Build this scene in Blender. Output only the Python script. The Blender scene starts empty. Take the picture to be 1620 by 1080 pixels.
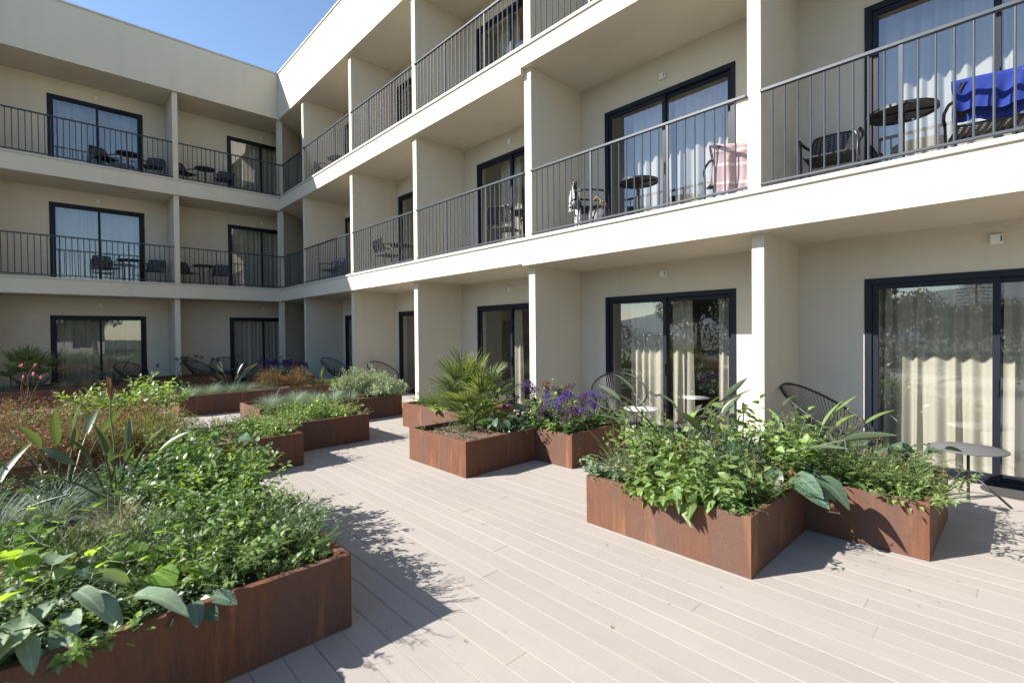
import bpy, math, random
import numpy as np
R = math.radians
rng = np.random.default_rng(7)
random.seed(7)
sc = bpy.context.scene
col = sc.collection
PI = math.pi

# ------------------------------------------------------------------ materials
def newmat(name):
    m = bpy.data.materials.new(name); m.use_nodes = True
    nt = m.node_tree; nt.nodes.clear()
    out = nt.nodes.new('ShaderNodeOutputMaterial')
    b = nt.nodes.new('ShaderNodeBsdfPrincipled')
    nt.links.new(b.outputs[0], out.inputs[0])
    return m, nt, b, out
def N(nt, typ, **kw):
    n = nt.nodes.new(typ)
    for k, v in kw.items():
        if k.startswith('i_'):
            n.inputs[k[2:].replace('_', ' ')].default_value = v
        else: setattr(n, k, v)
    return n
def ramp(nt, src, stops):
    r = nt.nodes.new('ShaderNodeValToRGB')
    while len(r.color_ramp.elements) < len(stops): r.color_ramp.elements.new(.5)
    for e, (p, c) in zip(r.color_ramp.elements, stops):
        e.position = p; e.color = (*c, 1) if len(c) == 3 else c
    nt.links.new(src, r.inputs[0]); return r
def noise(nt, scale, detail=4, rough=.6, coord=None, mapscale=None, dist=0):
    tc = nt.nodes.new('ShaderNodeTexCoord')
    src = tc.outputs['Object'] if coord is None else coord
    if mapscale:
        mp = nt.nodes.new('ShaderNodeMapping'); mp.inputs['Scale'].default_value = mapscale
        nt.links.new(src, mp.inputs[0]); src = mp.outputs[0]
    n = nt.nodes.new('ShaderNodeTexNoise'); n.inputs['Scale'].default_value = scale
    n.inputs['Detail'].default_value = detail; n.inputs['Roughness'].default_value = rough
    n.inputs['Distortion'].default_value = dist
    nt.links.new(src, n.inputs['Vector']); return n
def mix(nt, f, a, b, typ='MIX'):
    m = nt.nodes.new('ShaderNodeMix'); m.data_type = 'RGBA'; m.blend_type = typ
    for s, v in ((0, f), (6, a), (7, b)):
        if hasattr(v, 'links') or hasattr(v, 'is_linked'): nt.links.new(v, m.inputs[s])
        else: m.inputs[s].default_value = v if s == 0 else (*v, 1)
    return m.outputs[2]
def bump(nt, b, h, strength=.3, dist=.01):
    n = nt.nodes.new('ShaderNodeBump'); n.inputs['Strength'].default_value = strength
    n.inputs['Distance'].default_value = dist
    nt.links.new(h, n.inputs['Height']); nt.links.new(n.outputs[0], b.inputs['Normal'])

def stucco(name, c):
    m, nt, b, o = newmat(name)
    big = noise(nt, .7, 5, .65); fine = noise(nt, 130, 3, .7)
    st = noise(nt, 1.0, 4, .6, mapscale=(1.6, 1.6, .12))
    c0 = mix(nt, ramp(nt, big.outputs[0], [(.35, (0, 0, 0)), (.7, (1, 1, 1))]).outputs[0], tuple(v*.955 for v in c), c)
    c1 = mix(nt, ramp(nt, st.outputs[0], [(.48, (0, 0, 0)), (.78, (.42, .42, .42))]).outputs[0], c0, tuple(v*.80 for v in c))
    nt.links.new(c1, b.inputs['Base Color'])
    b.inputs['Roughness'].default_value = .9; b.inputs['Specular IOR Level'].default_value = .2
    bump(nt, b, fine.outputs[0], .35, .004)
    return m
def plain(name, c, rough=.5, metal=0, spec=.5, nz=0, nscale=40):
    m, nt, b, o = newmat(name)
    if nz:
        n = noise(nt, nscale, 4, .6)
        nt.links.new(mix(nt, n.outputs[0], tuple(v*(1-nz) for v in c), tuple(min(1, v*(1+nz)) for v in c)), b.inputs['Base Color'])
    else: b.inputs['Base Color'].default_value = (*c, 1)
    b.inputs['Roughness'].default_value = rough; b.inputs['Metallic'].default_value = metal
    b.inputs['Specular IOR Level'].default_value = spec
    return m
def corten():
    m, nt, b, o = newmat('weathered_steel')
    oi = nt.nodes.new('ShaderNodeObjectInfo')
    tc = nt.nodes.new('ShaderNodeTexCoord')
    ad = nt.nodes.new('ShaderNodeVectorMath'); ad.operation = 'ADD'
    nt.links.new(tc.outputs['Object'], ad.inputs[0]); nt.links.new(oi.outputs['Random'], ad.inputs[1])
    co = ad.outputs[0]
    streak = noise(nt, 1, 6, .7, co, (22, 22, 1.2))
    wide = noise(nt, 1, 4, .6, co, (3, 3, .55))
    blot = noise(nt, 4, 7, .75, co, dist=.6)
    drip = noise(nt, 1, 2, .5, co, (11, 11, .5))
    fine = noise(nt, 160, 3, .7, co)
    c0 = ramp(nt, blot.outputs[0], [(.3, (0.039, 0.016, 0.012)), (.48, (0.074, 0.030, 0.018)), (.62, (0.118, 0.046, 0.022)), (.78, (0.161, 0.069, 0.029))]).outputs[0]
    c1 = mix(nt, ramp(nt, streak.outputs[0], [(.40, (0, 0, 0)), (.62, (.9, .9, .9))]).outputs[0], c0, (0.147, 0.056, 0.023))
    c2 = mix(nt, ramp(nt, wide.outputs[0], [(.38, (0, 0, 0)), (.60, (.92, .92, .92))]).outputs[0], c1, (0.075, 0.050, 0.043))
    c3 = mix(nt, ramp(nt, drip.outputs[0], [(.68, (0, 0, 0)), (.78, (.55, .55, .55))]).outputs[0], c2, (0.239, 0.091, 0.024))
    c4 = mix(nt, .35, c3, ramp(nt, fine.outputs[0], [(.3, (0.035, 0.014, 0.010)), (.7, (0.211, 0.088, 0.040))]).outputs[0])
    run = noise(nt, 1, 5, .6, co, (7, 7, .8), .4)
    c4 = mix(nt, ramp(nt, run.outputs[0], [(.58, (0, 0, 0)), (.72, (.6, .6, .6))]).outputs[0], c4, (.27, .118, .045))
    scr = noise(nt, 2.2, 7, .8, co, dist=1.5)
    c4 = mix(nt, ramp(nt, scr.outputs[0], [(.56, (0, 0, 0)), (.70, (.55, .55, .55))]).outputs[0], c4, (0.058, 0.032, 0.026))
    nt.links.new(c4, b.inputs['Base Color'])
    b.inputs['Roughness'].default_value = .72; b.inputs['Specular IOR Level'].default_value = .3
    bump(nt, b, fine.outputs[0], .3, .003)
    return m
def deckmat():
    m, nt, b, o = newmat('deck_boards')
    g = nt.nodes.new('ShaderNodeNewGeometry')
    grain = noise(nt, 1, 5, .65, mapscale=(1.5, 90, 20))
    big = noise(nt, .9, 5, .7); sp = noise(nt, 9, 4, .7)
    c0 = ramp(nt, g.outputs['Random Per Island'], [(0, (.282, .254, .230)), (.5, (.295, .266, .242)), (1, (.31, .283, .260))]).outputs[0]
    c1 = mix(nt, ramp(nt, grain.outputs[0], [(.35, (0, 0, 0)), (.7, (.55, .55, .55))]).outputs[0], c0, (.23, .203, .18))
    c2 = mix(nt, ramp(nt, big.outputs[0], [(.42, (0, 0, 0)), (.72, (.7, .7, .7))]).outputs[0], c1, (.315, .28, .245))
    c3 = mix(nt, ramp(nt, sp.outputs[0], [(.64, (0, 0, 0)), (.8, (.5, .5, .5))]).outputs[0], c2, (.24, .185, .135))
    nt.links.new(c3, b.inputs['Base Color'])
    b.inputs['Roughness'].default_value = .78; b.inputs['Specular IOR Level'].default_value = .25
    w = nt.nodes.new('ShaderNodeTexWave'); w.wave_type = 'BANDS'; w.bands_direction = 'Y'
    tc = nt.nodes.new('ShaderNodeTexCoord'); nt.links.new(tc.outputs['Object'], w.inputs[0])
    w.inputs['Scale'].default_value = 26; w.inputs['Distortion'].default_value = .4
    ma = nt.nodes.new('ShaderNodeMath'); ma.operation = 'ADD'
    nt.links.new(w.outputs['Fac'], ma.inputs[0]); nt.links.new(grain.outputs[0], ma.inputs[1])
    bump(nt, b, ma.outputs[0], .28, .002)
    return m
def glassmat():
    m, nt, b, o = newmat('window_glass'); nt.nodes.remove(b)
    t = N(nt, 'ShaderNodeBsdfTransparent'); t.inputs[0].default_value = (.89, .90, .88, 1)
    gl = N(nt, 'ShaderNodeBsdfGlossy'); gl.inputs['Roughness'].default_value = .004
    gl.inputs[0].default_value = (.93, .97, 1, 1)
    ge = N(nt, 'ShaderNodeNewGeometry'); dt = N(nt, 'ShaderNodeVectorMath', operation='DOT_PRODUCT')
    nt.links.new(ge.outputs['Normal'], dt.inputs[0]); nt.links.new(ge.outputs['Incoming'], dt.inputs[1])
    def mth(op, x, y=None):
        q = N(nt, 'ShaderNodeMath', operation=op)
        for s, v in ((0, x), (1, y)):
            if v is None: continue
            if hasattr(v, 'is_linked'): nt.links.new(v, q.inputs[s])
            else: q.inputs[s].default_value = v
        return q.outputs[0]
    ab = mth('ABSOLUTE', dt.outputs['Value']); sch = mth('POWER', mth('SUBTRACT', 1.0, ab), 5.0)
    F = mth('ADD', mth('MULTIPLY', sch, .84), .16)
    n = noise(nt, 1.3, 2, .5)
    bp = N(nt, 'ShaderNodeBump'); bp.inputs['Strength'].default_value = .05; bp.inputs['Distance'].default_value = .02
    nt.links.new(n.outputs[0], bp.inputs['Height']); nt.links.new(bp.outputs[0], gl.inputs['Normal'])
    mx = N(nt, 'ShaderNodeMixShader')
    nt.links.new(F, mx.inputs[0]); nt.links.new(t.outputs[0], mx.inputs[1]); nt.links.new(gl.outputs[0], mx.inputs[2])
    nt.links.new(mx.outputs[0], o.inputs[0]); return m
def clothmat(name, c, trans=.35, stripes=None):
    m, nt, b, o = newmat(name)
    wv = noise(nt, 60, 3, .6)
    c0 = mix(nt, wv.outputs[0], tuple(v*.9 for v in c), c)
    if stripes:
        c0 = stripes(nt, c0)
    nt.links.new(c0, b.inputs['Base Color']); b.inputs['Roughness'].default_value = .9
    b.inputs['Specular IOR Level'].default_value = .1
    bump(nt, b, noise(nt, 300, 2, .5).outputs[0], .2, .002)
    t = N(nt, 'ShaderNodeBsdfTranslucent'); nt.links.new(c0, t.inputs[0])
    mx = N(nt, 'ShaderNodeMixShader'); mx.inputs[0].default_value = trans
    nt.links.new(b.outputs[0], mx.inputs[1]); nt.links.new(t.outputs[0], mx.inputs[2]); nt.links.new(mx.outputs[0], o.inputs[0])
    return m
def leafmat(name, c, c2=None, rough=.42, trans=.3, tcol=None, spec=.5, var=.35):
    """leaf colour varies from leaf to leaf and plant to plant"""
    m, nt, b, o = newmat(name)
    c2 = c2 or tuple(v*1.5 for v in c)
    g = nt.nodes.new('ShaderNodeNewGeometry'); oi = nt.nodes.new('ShaderNodeObjectInfo')
    base = ramp(nt, g.outputs['Random Per Island'], [(0, tuple(v*(1-var) for v in c)), (.5, c), (1, c2)]).outputs[0]
    hs = nt.nodes.new('ShaderNodeHueSaturation')
    mr = nt.nodes.new('ShaderNodeMapRange'); mr.inputs[3].default_value = .8; mr.inputs[4].default_value = 1.2
    nt.links.new(oi.outputs['Random'], mr.inputs[0]); nt.links.new(mr.outputs[0], hs.inputs['Value'])
    nt.links.new(base, hs.inputs['Color'])
    at_ = N(nt, 'ShaderNodeAttribute', attribute_name='leafuv'); sx = N(nt, 'ShaderNodeSeparateXYZ'); nt.links.new(at_.outputs['Vector'], sx.inputs[0])
    def mth(op, x, y=None):
        q = N(nt, 'ShaderNodeMath', operation=op)
        for s, v in ((0, x), (1, y)):
            if v is None: continue
            if hasattr(v, 'is_linked'): nt.links.new(v, q.inputs[s])
            else: q.inputs[s].default_value = v
        return q.outputs[0]
    av = mth('ABSOLUTE', sx.outputs[1])
    mid = ramp(nt, av, [(.02, (1, 1, 1)), (.14, (0, 0, 0))]).outputs[0]
    fr = mth('FRACT', mth('MULTIPLY', mth('SUBTRACT', sx.outputs[0], mth('MULTIPLY', av, .28)), 7.0))
    side = ramp(nt, fr, [(0, (1, 1, 1)), (.16, (0, 0, 0)), (.9, (0, 0, 0)), (1, (1, 1, 1))]).outputs[0]
    vein = mth('MULTIPLY', mth('MAXIMUM', mid, mth('MULTIPLY', side, .5)), sx.outputs[2])
    blot = noise(nt, 28, 3, .6)
    cb = mix(nt, mth('MULTIPLY', vein, .45), hs.outputs[0], tuple(min(.8, v*1.5+.07) for v in c2))
    cb = mix(nt, ramp(nt, blot.outputs[0], [(.55, (0, 0, 0)), (.8, (.6, .6, .6))]).outputs[0], cb, tuple(v*.62 for v in c))
    nt.links.new(cb, b.inputs['Base Color'])
    bump(nt, b, vein, -.35, .004)
    b.inputs['Roughness'].default_value = rough; b.inputs['Specular IOR Level'].default_value = spec
    tc = tcol or (min(1, c[0]*2.6+.02), min(1, c[1]*2.4+.03), c[2]*.8)
    t = N(nt, 'ShaderNodeBsdfTranslucent'); t.inputs[0].default_value = (*tc, 1)
    mx = N(nt, 'ShaderNodeMixShader'); mx.inputs[0].default_value = trans
    nt.links.new(b.outputs[0], mx.inputs[1]); nt.links.new(t.outputs[0], mx.inputs[2]); nt.links.new(mx.outputs[0], o.inputs[0])
    return m
def soilmat(name, a, b2):
    m, nt, b, o = newmat(name)
    n = noise(nt, 35, 6, .75); n2 = noise(nt, 6, 4, .6)
    c = mix(nt, n.outputs[0], a, b2); c = mix(nt, n2.outputs[0], c, tuple(v*.5 for v in a))
    nt.links.new(c, b.inputs['Base Color']); b.inputs['Roughness'].default_value = .95
    bump(nt, b, n.outputs[0], 1, .03); return m

M = {}
M['wall'] = stucco('cream_render', (.56, .510, .418))
M['soffit'] = stucco('soffit_render', (.56, .506, .405))
M['coping'] = plain('coping_stone', (.46, .435, .39), .7, nz=.06, nscale=12)
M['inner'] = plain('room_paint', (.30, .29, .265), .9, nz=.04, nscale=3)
M['roomfloor'] = plain('room_floor', (.13, .095, .065), .5, nz=.2, nscale=8)
M['balcfloor'] = plain('balcony_tiles', (.25, .23, .21), .7, nz=.1, nscale=20)
M['frame'] = plain('anthracite_aluminium', (.007, .009, .017), .45, spec=.22, nz=.15, nscale=60)
M['rail'] = plain('railing_paint', (.042, .050, .062), .42, spec=.3, nz=.12, nscale=70)
M['glass'] = glassmat()
M['curtain'] = clothmat('curtain_linen', (.56, .53, .455), .3)
M['sheer'] = clothmat('pale_curtain', (.52, .51, .48), .4)
M['steel'] = corten()
M['deck'] = deckmat()
M['soil'] = soilmat('mulch_soil', (.11, .07, .043), (.21, .14, .088))
M['clod'] = plain('bark_chip', (.17, .105, .062), .9, nz=.4, nscale=30)
M['black'] = plain('black_plastic', (.014, .014, .016), .45, nz=.2, nscale=50)
M['cord'] = plain('black_cord', (.012, .012, .014), .5)
M['tabgrey'] = plain('grey_tabletop', (.085, .084, .088), .6, nz=.06, nscale=60)
M['tabwhite'] = plain('pale_tabletop', (.38, .38, .38), .45, nz=.04, nscale=60)
M['white'] = plain('white_plastic', (.66, .65, .62), .5, nz=.03)
M['dark'] = plain('dark_grille', (.05, .05, .05), .6)
M['lawn'] = soilmat('lawn', (.035, .055, .02), (.06, .085, .03))
M['under'] = plain('dark_substrate', (.02, .018, .016), .95)
M['bark'] = plain('bark', (.10, .07, .05), .9, nz=.4, nscale=12)
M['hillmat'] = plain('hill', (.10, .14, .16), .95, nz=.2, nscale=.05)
M['townwall'] = stucco('town_render', (.42, .40, .37))
# leaves
M['green'] = leafmat('leaf_mid_green', (.066, .130, .030), (.115, .195, .052))
M['pale'] = leafmat('leaf_pale_green', (.130, .205, .058), (.185, .265, .088), .45)
M['deep'] = leafmat('leaf_deep_green', (.034, .076, .022), (.058, .115, .035), .35)
M['grey'] = leafmat('leaf_grey_green', (.14, .20, .125), (.22, .28, .19), .55, .2, spec=.3)
M['blue'] = leafmat('leaf_blue_green', (.055, .098, .058), (.080, .130, .080), .4, .2)
M['silver'] = leafmat('leaf_silver', (.20, .255, .165), (.32, .38, .26), .6, .2, spec=.3)
M['fescue'] = leafmat('blade_blue_grey', (.155, .215, .18), (.26, .32, .27), .55, .15, spec=.3)
M['fine'] = leafmat('needle_green', (.056, .105, .028), (.100, .165, .046), .45, .25)
M['rust'] = leafmat('leaf_rust', (.100, .070, .016), (.170, .112, .026), .6, .3, tcol=(.26, .14, .04))
M['olive'] = leafmat('leaf_olive', (.10, .115, .028), (.165, .17, .045), .55, .3)
M['yellow'] = leafmat('leaf_bright_green', (.12, .22, .025), (.17, .29, .04), .45, .5, tcol=(.42, .62, .04))
M['strel'] = leafmat('leaf_paddle', (.060, .088, .048), (.10, .135, .076), .33, .22)
M['palm'] = leafmat('leaf_palm', (.090, .130, .032), (.155, .205, .060), .42, .3, tcol=(.34, .40, .06))
M['straw'] = leafmat('straw', (.36, .29, .14), (.48, .40, .22), .7, .3, tcol=(.5, .4, .2))
M['brown'] = leafmat('dry_bract', (.16, .075, .04), (.25, .13, .07), .7, .2, tcol=(.3, .15, .06))
M['stem'] = leafmat('stem_green', (.075, .115, .035), (.12, .16, .05), .5, .1)
M['stemred'] = leafmat('stem_red', (.13, .065, .03), (.19, .09, .04), .6, .1)
M['purple'] = leafmat('flower_purple', (.085, .035, .21), (.155, .075, .33), .7, .2, tcol=(.2, .09, .42))
M['mauve'] = leafmat('flower_mauve', (.075, .035, .07), (.14, .075, .13), .7, .2, tcol=(.2, .1, .2))
M['pink'] = leafmat('flower_pink', (.62, .09, .17), (.78, .2, .30), .6, .4, tcol=(.85, .2, .3))
M['orange'] = leafmat('flower_orange', (.55, .13, .03), (.6, .2, .05), .6, .4, tcol=(.8, .3, .06))
M['gold'] = leafmat('flower_yellow', (.6, .48, .04), (.7, .6, .1), .6, .4, tcol=(.8, .7, .1))
M['tree'] = leafmat('tree_leaf', (.016, .030, .010), (.028, .048, .016), .5, .2)
M['conif'] = leafmat('conifer_leaf', (.016, .034, .018), (.03, .055, .028), .6, .1)

# ------------------------------------------------------------------ mesh helpers
class MB:
    def __init__(s): s.v = []; s.f = []; s.n = 0; s.mi = []; s.uv = []; s.nuv = 0
    def add(s, V, F, mi=0):
        V = np.asarray(V, float).reshape(-1, 3)
        s.v.append(V)
        for f in F: s.f.append([i+s.n for i in f]); s.mi.append(mi)
        s.n += len(V); return s
    def box(s, x0, x1, y0, y1, z0, z1, mi=0):
        V = [(x, y, z) for z in (z0, z1) for y in (y0, y1) for x in (x0, x1)]
        return s.add(V, [(0, 2, 3, 1), (4, 5, 7, 6), (0, 1, 5, 4), (2, 6, 7, 3), (0, 4, 6, 2), (1, 3, 7, 5)], mi)
    def tube(s, P, r, n=8, mi=0, cap=True, closed=False):
        P = np.asarray(P, float); m = len(P)
        r = np.full(m, r) if np.isscalar(r) else np.asarray(r)
        if closed: T = np.roll(P, -1, 0)-np.roll(P, 1, 0)
        else: T = np.gradient(P, axis=0)
        T /= np.linalg.norm(T, axis=1)[:, None]+1e-9
        up = np.array([0, 0, 1.]) if abs(T[0][2]) < .9 else np.array([1., 0, 0])
        V = []
        a = np.cross(T[0], up); a /= np.linalg.norm(a)
        for i in range(m):
            a = a-T[i]*(a@T[i]); a /= np.linalg.norm(a)+1e-9
            b = np.cross(T[i], a)
            for k in range(n):
                t = 2*PI*k/n; V.append(P[i]+r[i]*(math.cos(t)*a+math.sin(t)*b))
        F = []
        for i in range(m if closed else m-1):
            j = (i+1) % m
            for k in range(n):
                k2 = (k+1) % n; F.append((i*n+k, i*n+k2, j*n+k2, j*n+k))
        if cap and not closed: F += [tuple(range(n))[::-1], tuple(range((m-1)*n, m*n))]
        return s.add(V, F, mi)
    def lathe(s, prof, n=32, c=(0, 0, 0), mi=0):
        V = []
        for r, z in prof:
            for k in range(n): t = 2*PI*k/n; V.append((c[0]+r*math.cos(t), c[1]+r*math.sin(t), c[2]+z))
        F = []
        for i in range(len(prof)-1):
            for k in range(n): k2 = (k+1) % n; F.append((i*n+k, i*n+k2, (i+1)*n+k2, (i+1)*n+k))
        return s.add(V, F, mi)
    def obj(s, name, mats, parent=None, smooth=False, bevel=0):
        me = bpy.data.meshes.new(name)
        V = np.concatenate(s.v) if s.v else np.zeros((0, 3))
        me.from_pydata(V.tolist(), [], s.f)
        for m in (mats if isinstance(mats, (list, tuple)) else [mats]): me.materials.append(m)
        if any(s.mi): me.polygons.foreach_set('material_index', s.mi)
        if smooth: me.polygons.foreach_set('use_smooth', [True]*len(s.f))
        if s.nuv and s.nuv == s.n:
            at = me.attributes.new('leafuv', 'FLOAT_VECTOR', 'POINT'); at.data.foreach_set('vector', np.concatenate(s.uv).astype(np.float32).ravel())
        me.update()
        o = bpy.data.objects.new(name, me); col.objects.link(o)
        if parent: o.parent = parent
        if bevel:
            b = o.modifiers.new('edge', 'BEVEL'); b.width = bevel; b.segments = 2; b.limit_method = 'ANGLE'
        return o
def tag(o, label=None, cat=None, group=None, kind=None):
    for k, v in (('label', label), ('category', cat), ('group', group), ('kind', kind)):
        if v: o[k] = v
    return o
def empty(name, loc=(0, 0, 0), rz=0, label=None, cat=None, group=None):
    o = bpy.data.objects.new(name, None); col.objects.link(o); o.empty_display_size = .2
    o.location = loc; o.rotation_euler = (0, 0, rz)
    return tag(o, label, cat, group)
def copy_tree(o, loc=None, rz=None, label=None, scale=None, parent=None, group=None):
    c = o.copy(); col.objects.link(c)
    if parent is not None: c.parent = parent
    if loc is not None: c.location = loc
    if rz is not None: c.rotation_euler = (0, 0, rz)
    if scale is not None: c.scale = (scale, scale, scale)
    if label: c['label'] = label
    if group: c['group'] = group
    for ch in o.children: copy_tree(ch, parent=c)
    return c
SHARED = {}
def boxobj(name, b, mat, parent, bevel=.006):
    return MB().box(*b).obj(name, mat, parent, bevel=bevel)

# ------------------------------------------------------------------ setting
lawn = MB().add([(-220, -220, -.14), (220, -220, -.14), (220, 220, -.14), (-220, 220, -.14)], [(0, 1, 2, 3)]).obj('ground', M['lawn'])
tag(lawn, 'green ground reaching out past the terrace', 'ground', kind='structure')
sub = MB().box(-1.3, 27, -14, 1.60, -.12, -.06).obj('deck_bed', M['under']); tag(sub, 'dark bed under the deck boards', 'deck', kind='structure')
d = MB(); y = -13.98; r0 = random.Random(3)
while y < 1.40:
    x = -1.3+r0.random()*2.2
    xs = [-1.3]
    while x < 27: xs.append(x); x += r0.choice([3.0, 3.0, 4.0, 2.2])
    xs.append(27)
    for a, b in zip(xs[:-1], xs[1:]):
        if b-a > .05:
            dz = r0.uniform(-.0012, .0012); e = .0016
            x0, x1, y0, y1, z1 = a+.0008, b-.0008, y, min(y+.1525, 1.405), dz
            V = [(x0, y0, -.025), (x1, y0, -.025), (x1, y1, -.025), (x0, y1, -.025),
                 (x0, y0, z1-e), (x1, y0, z1-e), (x1, y1, z1-e), (x0, y1, z1-e),
                 (x0, y0+e, z1), (x1, y0+e, z1), (x1, y1-e, z1), (x0, y1-e, z1)]
            d.add(V, [(0, 1, 5, 4), (1, 2, 6, 5), (2, 3, 7, 6), (3, 0, 4, 7), (4, 5, 9, 8), (6, 7, 11, 10), (8, 9, 10, 11), (5, 6, 10, 9), (7, 4, 8, 11)])
    y += .155
dk = d.obj('deck', M['deck']); tag(dk, 'pale grey beige composite deck boards across the courtyard', 'deck', kind='structure')

# ------------------------------------------------------------------ building
RW = empty('hotel_wing', (0, 0, 0), 0, 'long sunlit cream hotel wing with balconies along the right side', 'building')
LW = empty('hotel_wing', (0, 0, 0), 0, 'shaded cream hotel wing with balconies closing the left end', 'building')
GP = [(1.543, 1.68), (4.975, 5.115), (8.13, 8.275), (11.74, 11.885), (15.35, 15.485), (18.95, 19.09), (22.5, 22.64)]
UP = [(1.83, 1.98), (5.19, 5.335), (8.30, 8.445), (11.765, 11.925), (15.343, 15.49), (18.93, 19.08), (22.5, 22.65)]
FZ = [(0, 2.75), (3.15, 5.88), (6.29, 8.93)]
D = 1.42; XE = 26.0; BK = 5.3
# right wing slabs (step in the underside at x 11.787)
SX = 11.787
boxobj('balcony_slab', (-.001, SX, 0, BK, 2.765, 3.15), M['wall'], RW)
boxobj('balcony_slab', (SX, XE, 0, BK, 2.735, 3.15), M['wall'], RW)
boxobj('balcony_slab', (-.001, SX, 0, BK, 5.885, 6.29), M['wall'], RW)
boxobj('balcony_slab', (SX, XE, 0, BK, 5.99, 6.29), M['wall'], RW)
boxobj('balcony_slab', (-1.42, -.001, .001, BK, 2.765, 3.15), M['wall'], RW, 0)
boxobj('balcony_slab', (-1.42, -.001, .001, BK, 5.885, 6.29), M['wall'], RW, 0)
boxobj('parapet', (0, XE, 0, BK, 8.93, 10.46), M['wall'], RW)
boxobj('coping', (0, XE, -.03, .34, 10.46, 10.51), M['coping'], RW, .008)
for z in (3.15, 6.29):
    boxobj('coping', (0, XE, -.028, .16, z-.012+.003, z+.042), M['coping'], RW, .008)
    boxobj('balcony_floor', (0, XE, .161, D, z+.001, z+.02), M['balcfloor'], RW, 0)
# left wing
LY = -10.1
boxobj('balcony_slab', (-BK, 0, LY, 0, 2.75, 3.15), M['wall'], LW)
boxobj('balcony_slab', (-BK, 0, LY, 0, 5.845, 6.29), M['wall'], LW)
boxobj('parapet', (-BK, 0, LY, 0, 8.945, 10.46), M['wall'], LW)
boxobj('parapet', (-BK, 0, 0, BK, 8.945, 10.46), M['wall'], LW, 0)
boxobj('coping', (-.34, .03, LY, -.031, 10.46, 10.51), M['coping'], LW, .008)
for z in (3.15, 6.29):
    boxobj('coping', (-.16, .028, LY, -.029, z-.009, z+.042), M['coping'], LW, .008)
    boxobj('balcony_floor', (-D, -.161, LY, D, z+.001, z+.02), M['balcfloor'], LW, 0)
for (parts, fl, fr, zs) in ((GP, 0, .2, None), (UP, 1, .1, None), (UP, 2, .1, None)):
    z0, z1 = FZ[fl]
    for (a, b) in parts:
        zt = {0: 2.75, 1: 5.88, 2: 8.93}[fl]
        if a > SX-.1 and fl == 1: zt = 5.99
        zb = z0 if fl == 0 else z0+.043
        boxobj('partition_wall', (a, b, fr, D, zb, zt+.02), M['wall'], RW)
        MB().box(a+.01, b-.01, D+.25, BK, z0+.02, z1).obj('room_wall', M['inner'], RW)
LP = [(-3.0, -2.86), (-7.0, -6.86), (-10.09, -9.95)]
for fl in range(3):
    z0, z1 = FZ[fl]
    fr = -.2 if fl == 0 else -.1
    zb = z0 if fl == 0 else z0+.043
    zt = (2.75, 5.845, 8.945)[fl]+.02
    for (a, b) in LP:
        boxobj('partition_wall', (-D, fr, a, b, zb, zt), M['wall'], LW)
        MB().box(-BK, -D-.25, a+.01, b-.01, z0+.02, z1).obj('room_wall', M['inner'], LW)
    # diagonal partition in the corner
    w = .07
    V = []
    for z in (zb, zt):
        for (px, py) in ((-.08, .0), (-.08, .14), (-.20, .18), (-D+.02, D-.06), (-D+.02, D-.24), (-.28, .0)):
            V.append((px, py, z))
    MB().add(V, [(5, 4, 3, 2, 1, 0), (6, 7, 8, 9, 10, 11)]+[(i, (i+1) % 6, 6+(i+1) % 6, 6+i) for i in range(6)]).obj('partition_wall', M['wall'], LW)
    # rear walls of the rooms and room floors
    MB().box(-D, XE, BK, BK+.2, z0, z1+.5).obj('room_wall', M['inner'], RW)
    MB().box(-BK-.2, -BK, LY, BK, z0, z1+.5).obj('room_wall', M['inner'], LW)
    MB().box(-D, XE, D+.05, BK, z0+.004, z0+.024).obj('room_floor', M['roomfloor'], RW)
    MB().box(-BK, -D-.05, LY, D, z0+.004, z0+.024).obj('room_floor', M['roomfloor'], LW)

RD = [[(1.88, 4.12), (5.36, 7.60), (8.86, 11.10), (12.43, 14.685), (16.19, 18.43), (19.7, 21.94)],
      [(1.9, 4.14), (5.41, 7.65), (8.90, 11.14), (12.44, 14.685), (16.19, 18.43), (19.7, 21.94)],
      [(1.9, 4.14), (5.41, 7.65), (8.92, 11.16), (12.44, 14.685), (16.19, 18.43), (19.7, 21.94)]]
LD = [[(-5.755, -3.57), (-1.25, .93), (-9.9, -7.7)], [(-5.73, -3.565), (-1.26, .93), (-9.9, -7.7)], [(-5.73, -3.565), (-1.245, .93), (-9.9, -7.7)]]
DT = [2.235, 5.45, 8.50]
# rear walls with door openings, one mesh per floor
for fl in range(3):
    z0, z1 = FZ[fl]; zt = DT[fl]; top = z1+.13
    m = MB(); x = -D
    for (a, b) in RD[fl]:
        m.box(x, a, D, D+.25, z0, top); m.box(a, b, D, D+.25, zt, top); x = b
    m.box(x, XE, D, D+.25, z0, top); m.obj('rear_wall', M['wall'], RW)
    m = MB(); y = D+.25
    for (a, b) in sorted(LD[fl], reverse=True):
        m.box(-D-.25, -D, b, y, z0, top); m.box(-D-.25, -D, a, b, zt, top); y = a
    m.box(-D-.25, -D, LY, y, z0, top); m.obj('rear_wall', M['wall'], LW)

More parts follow.
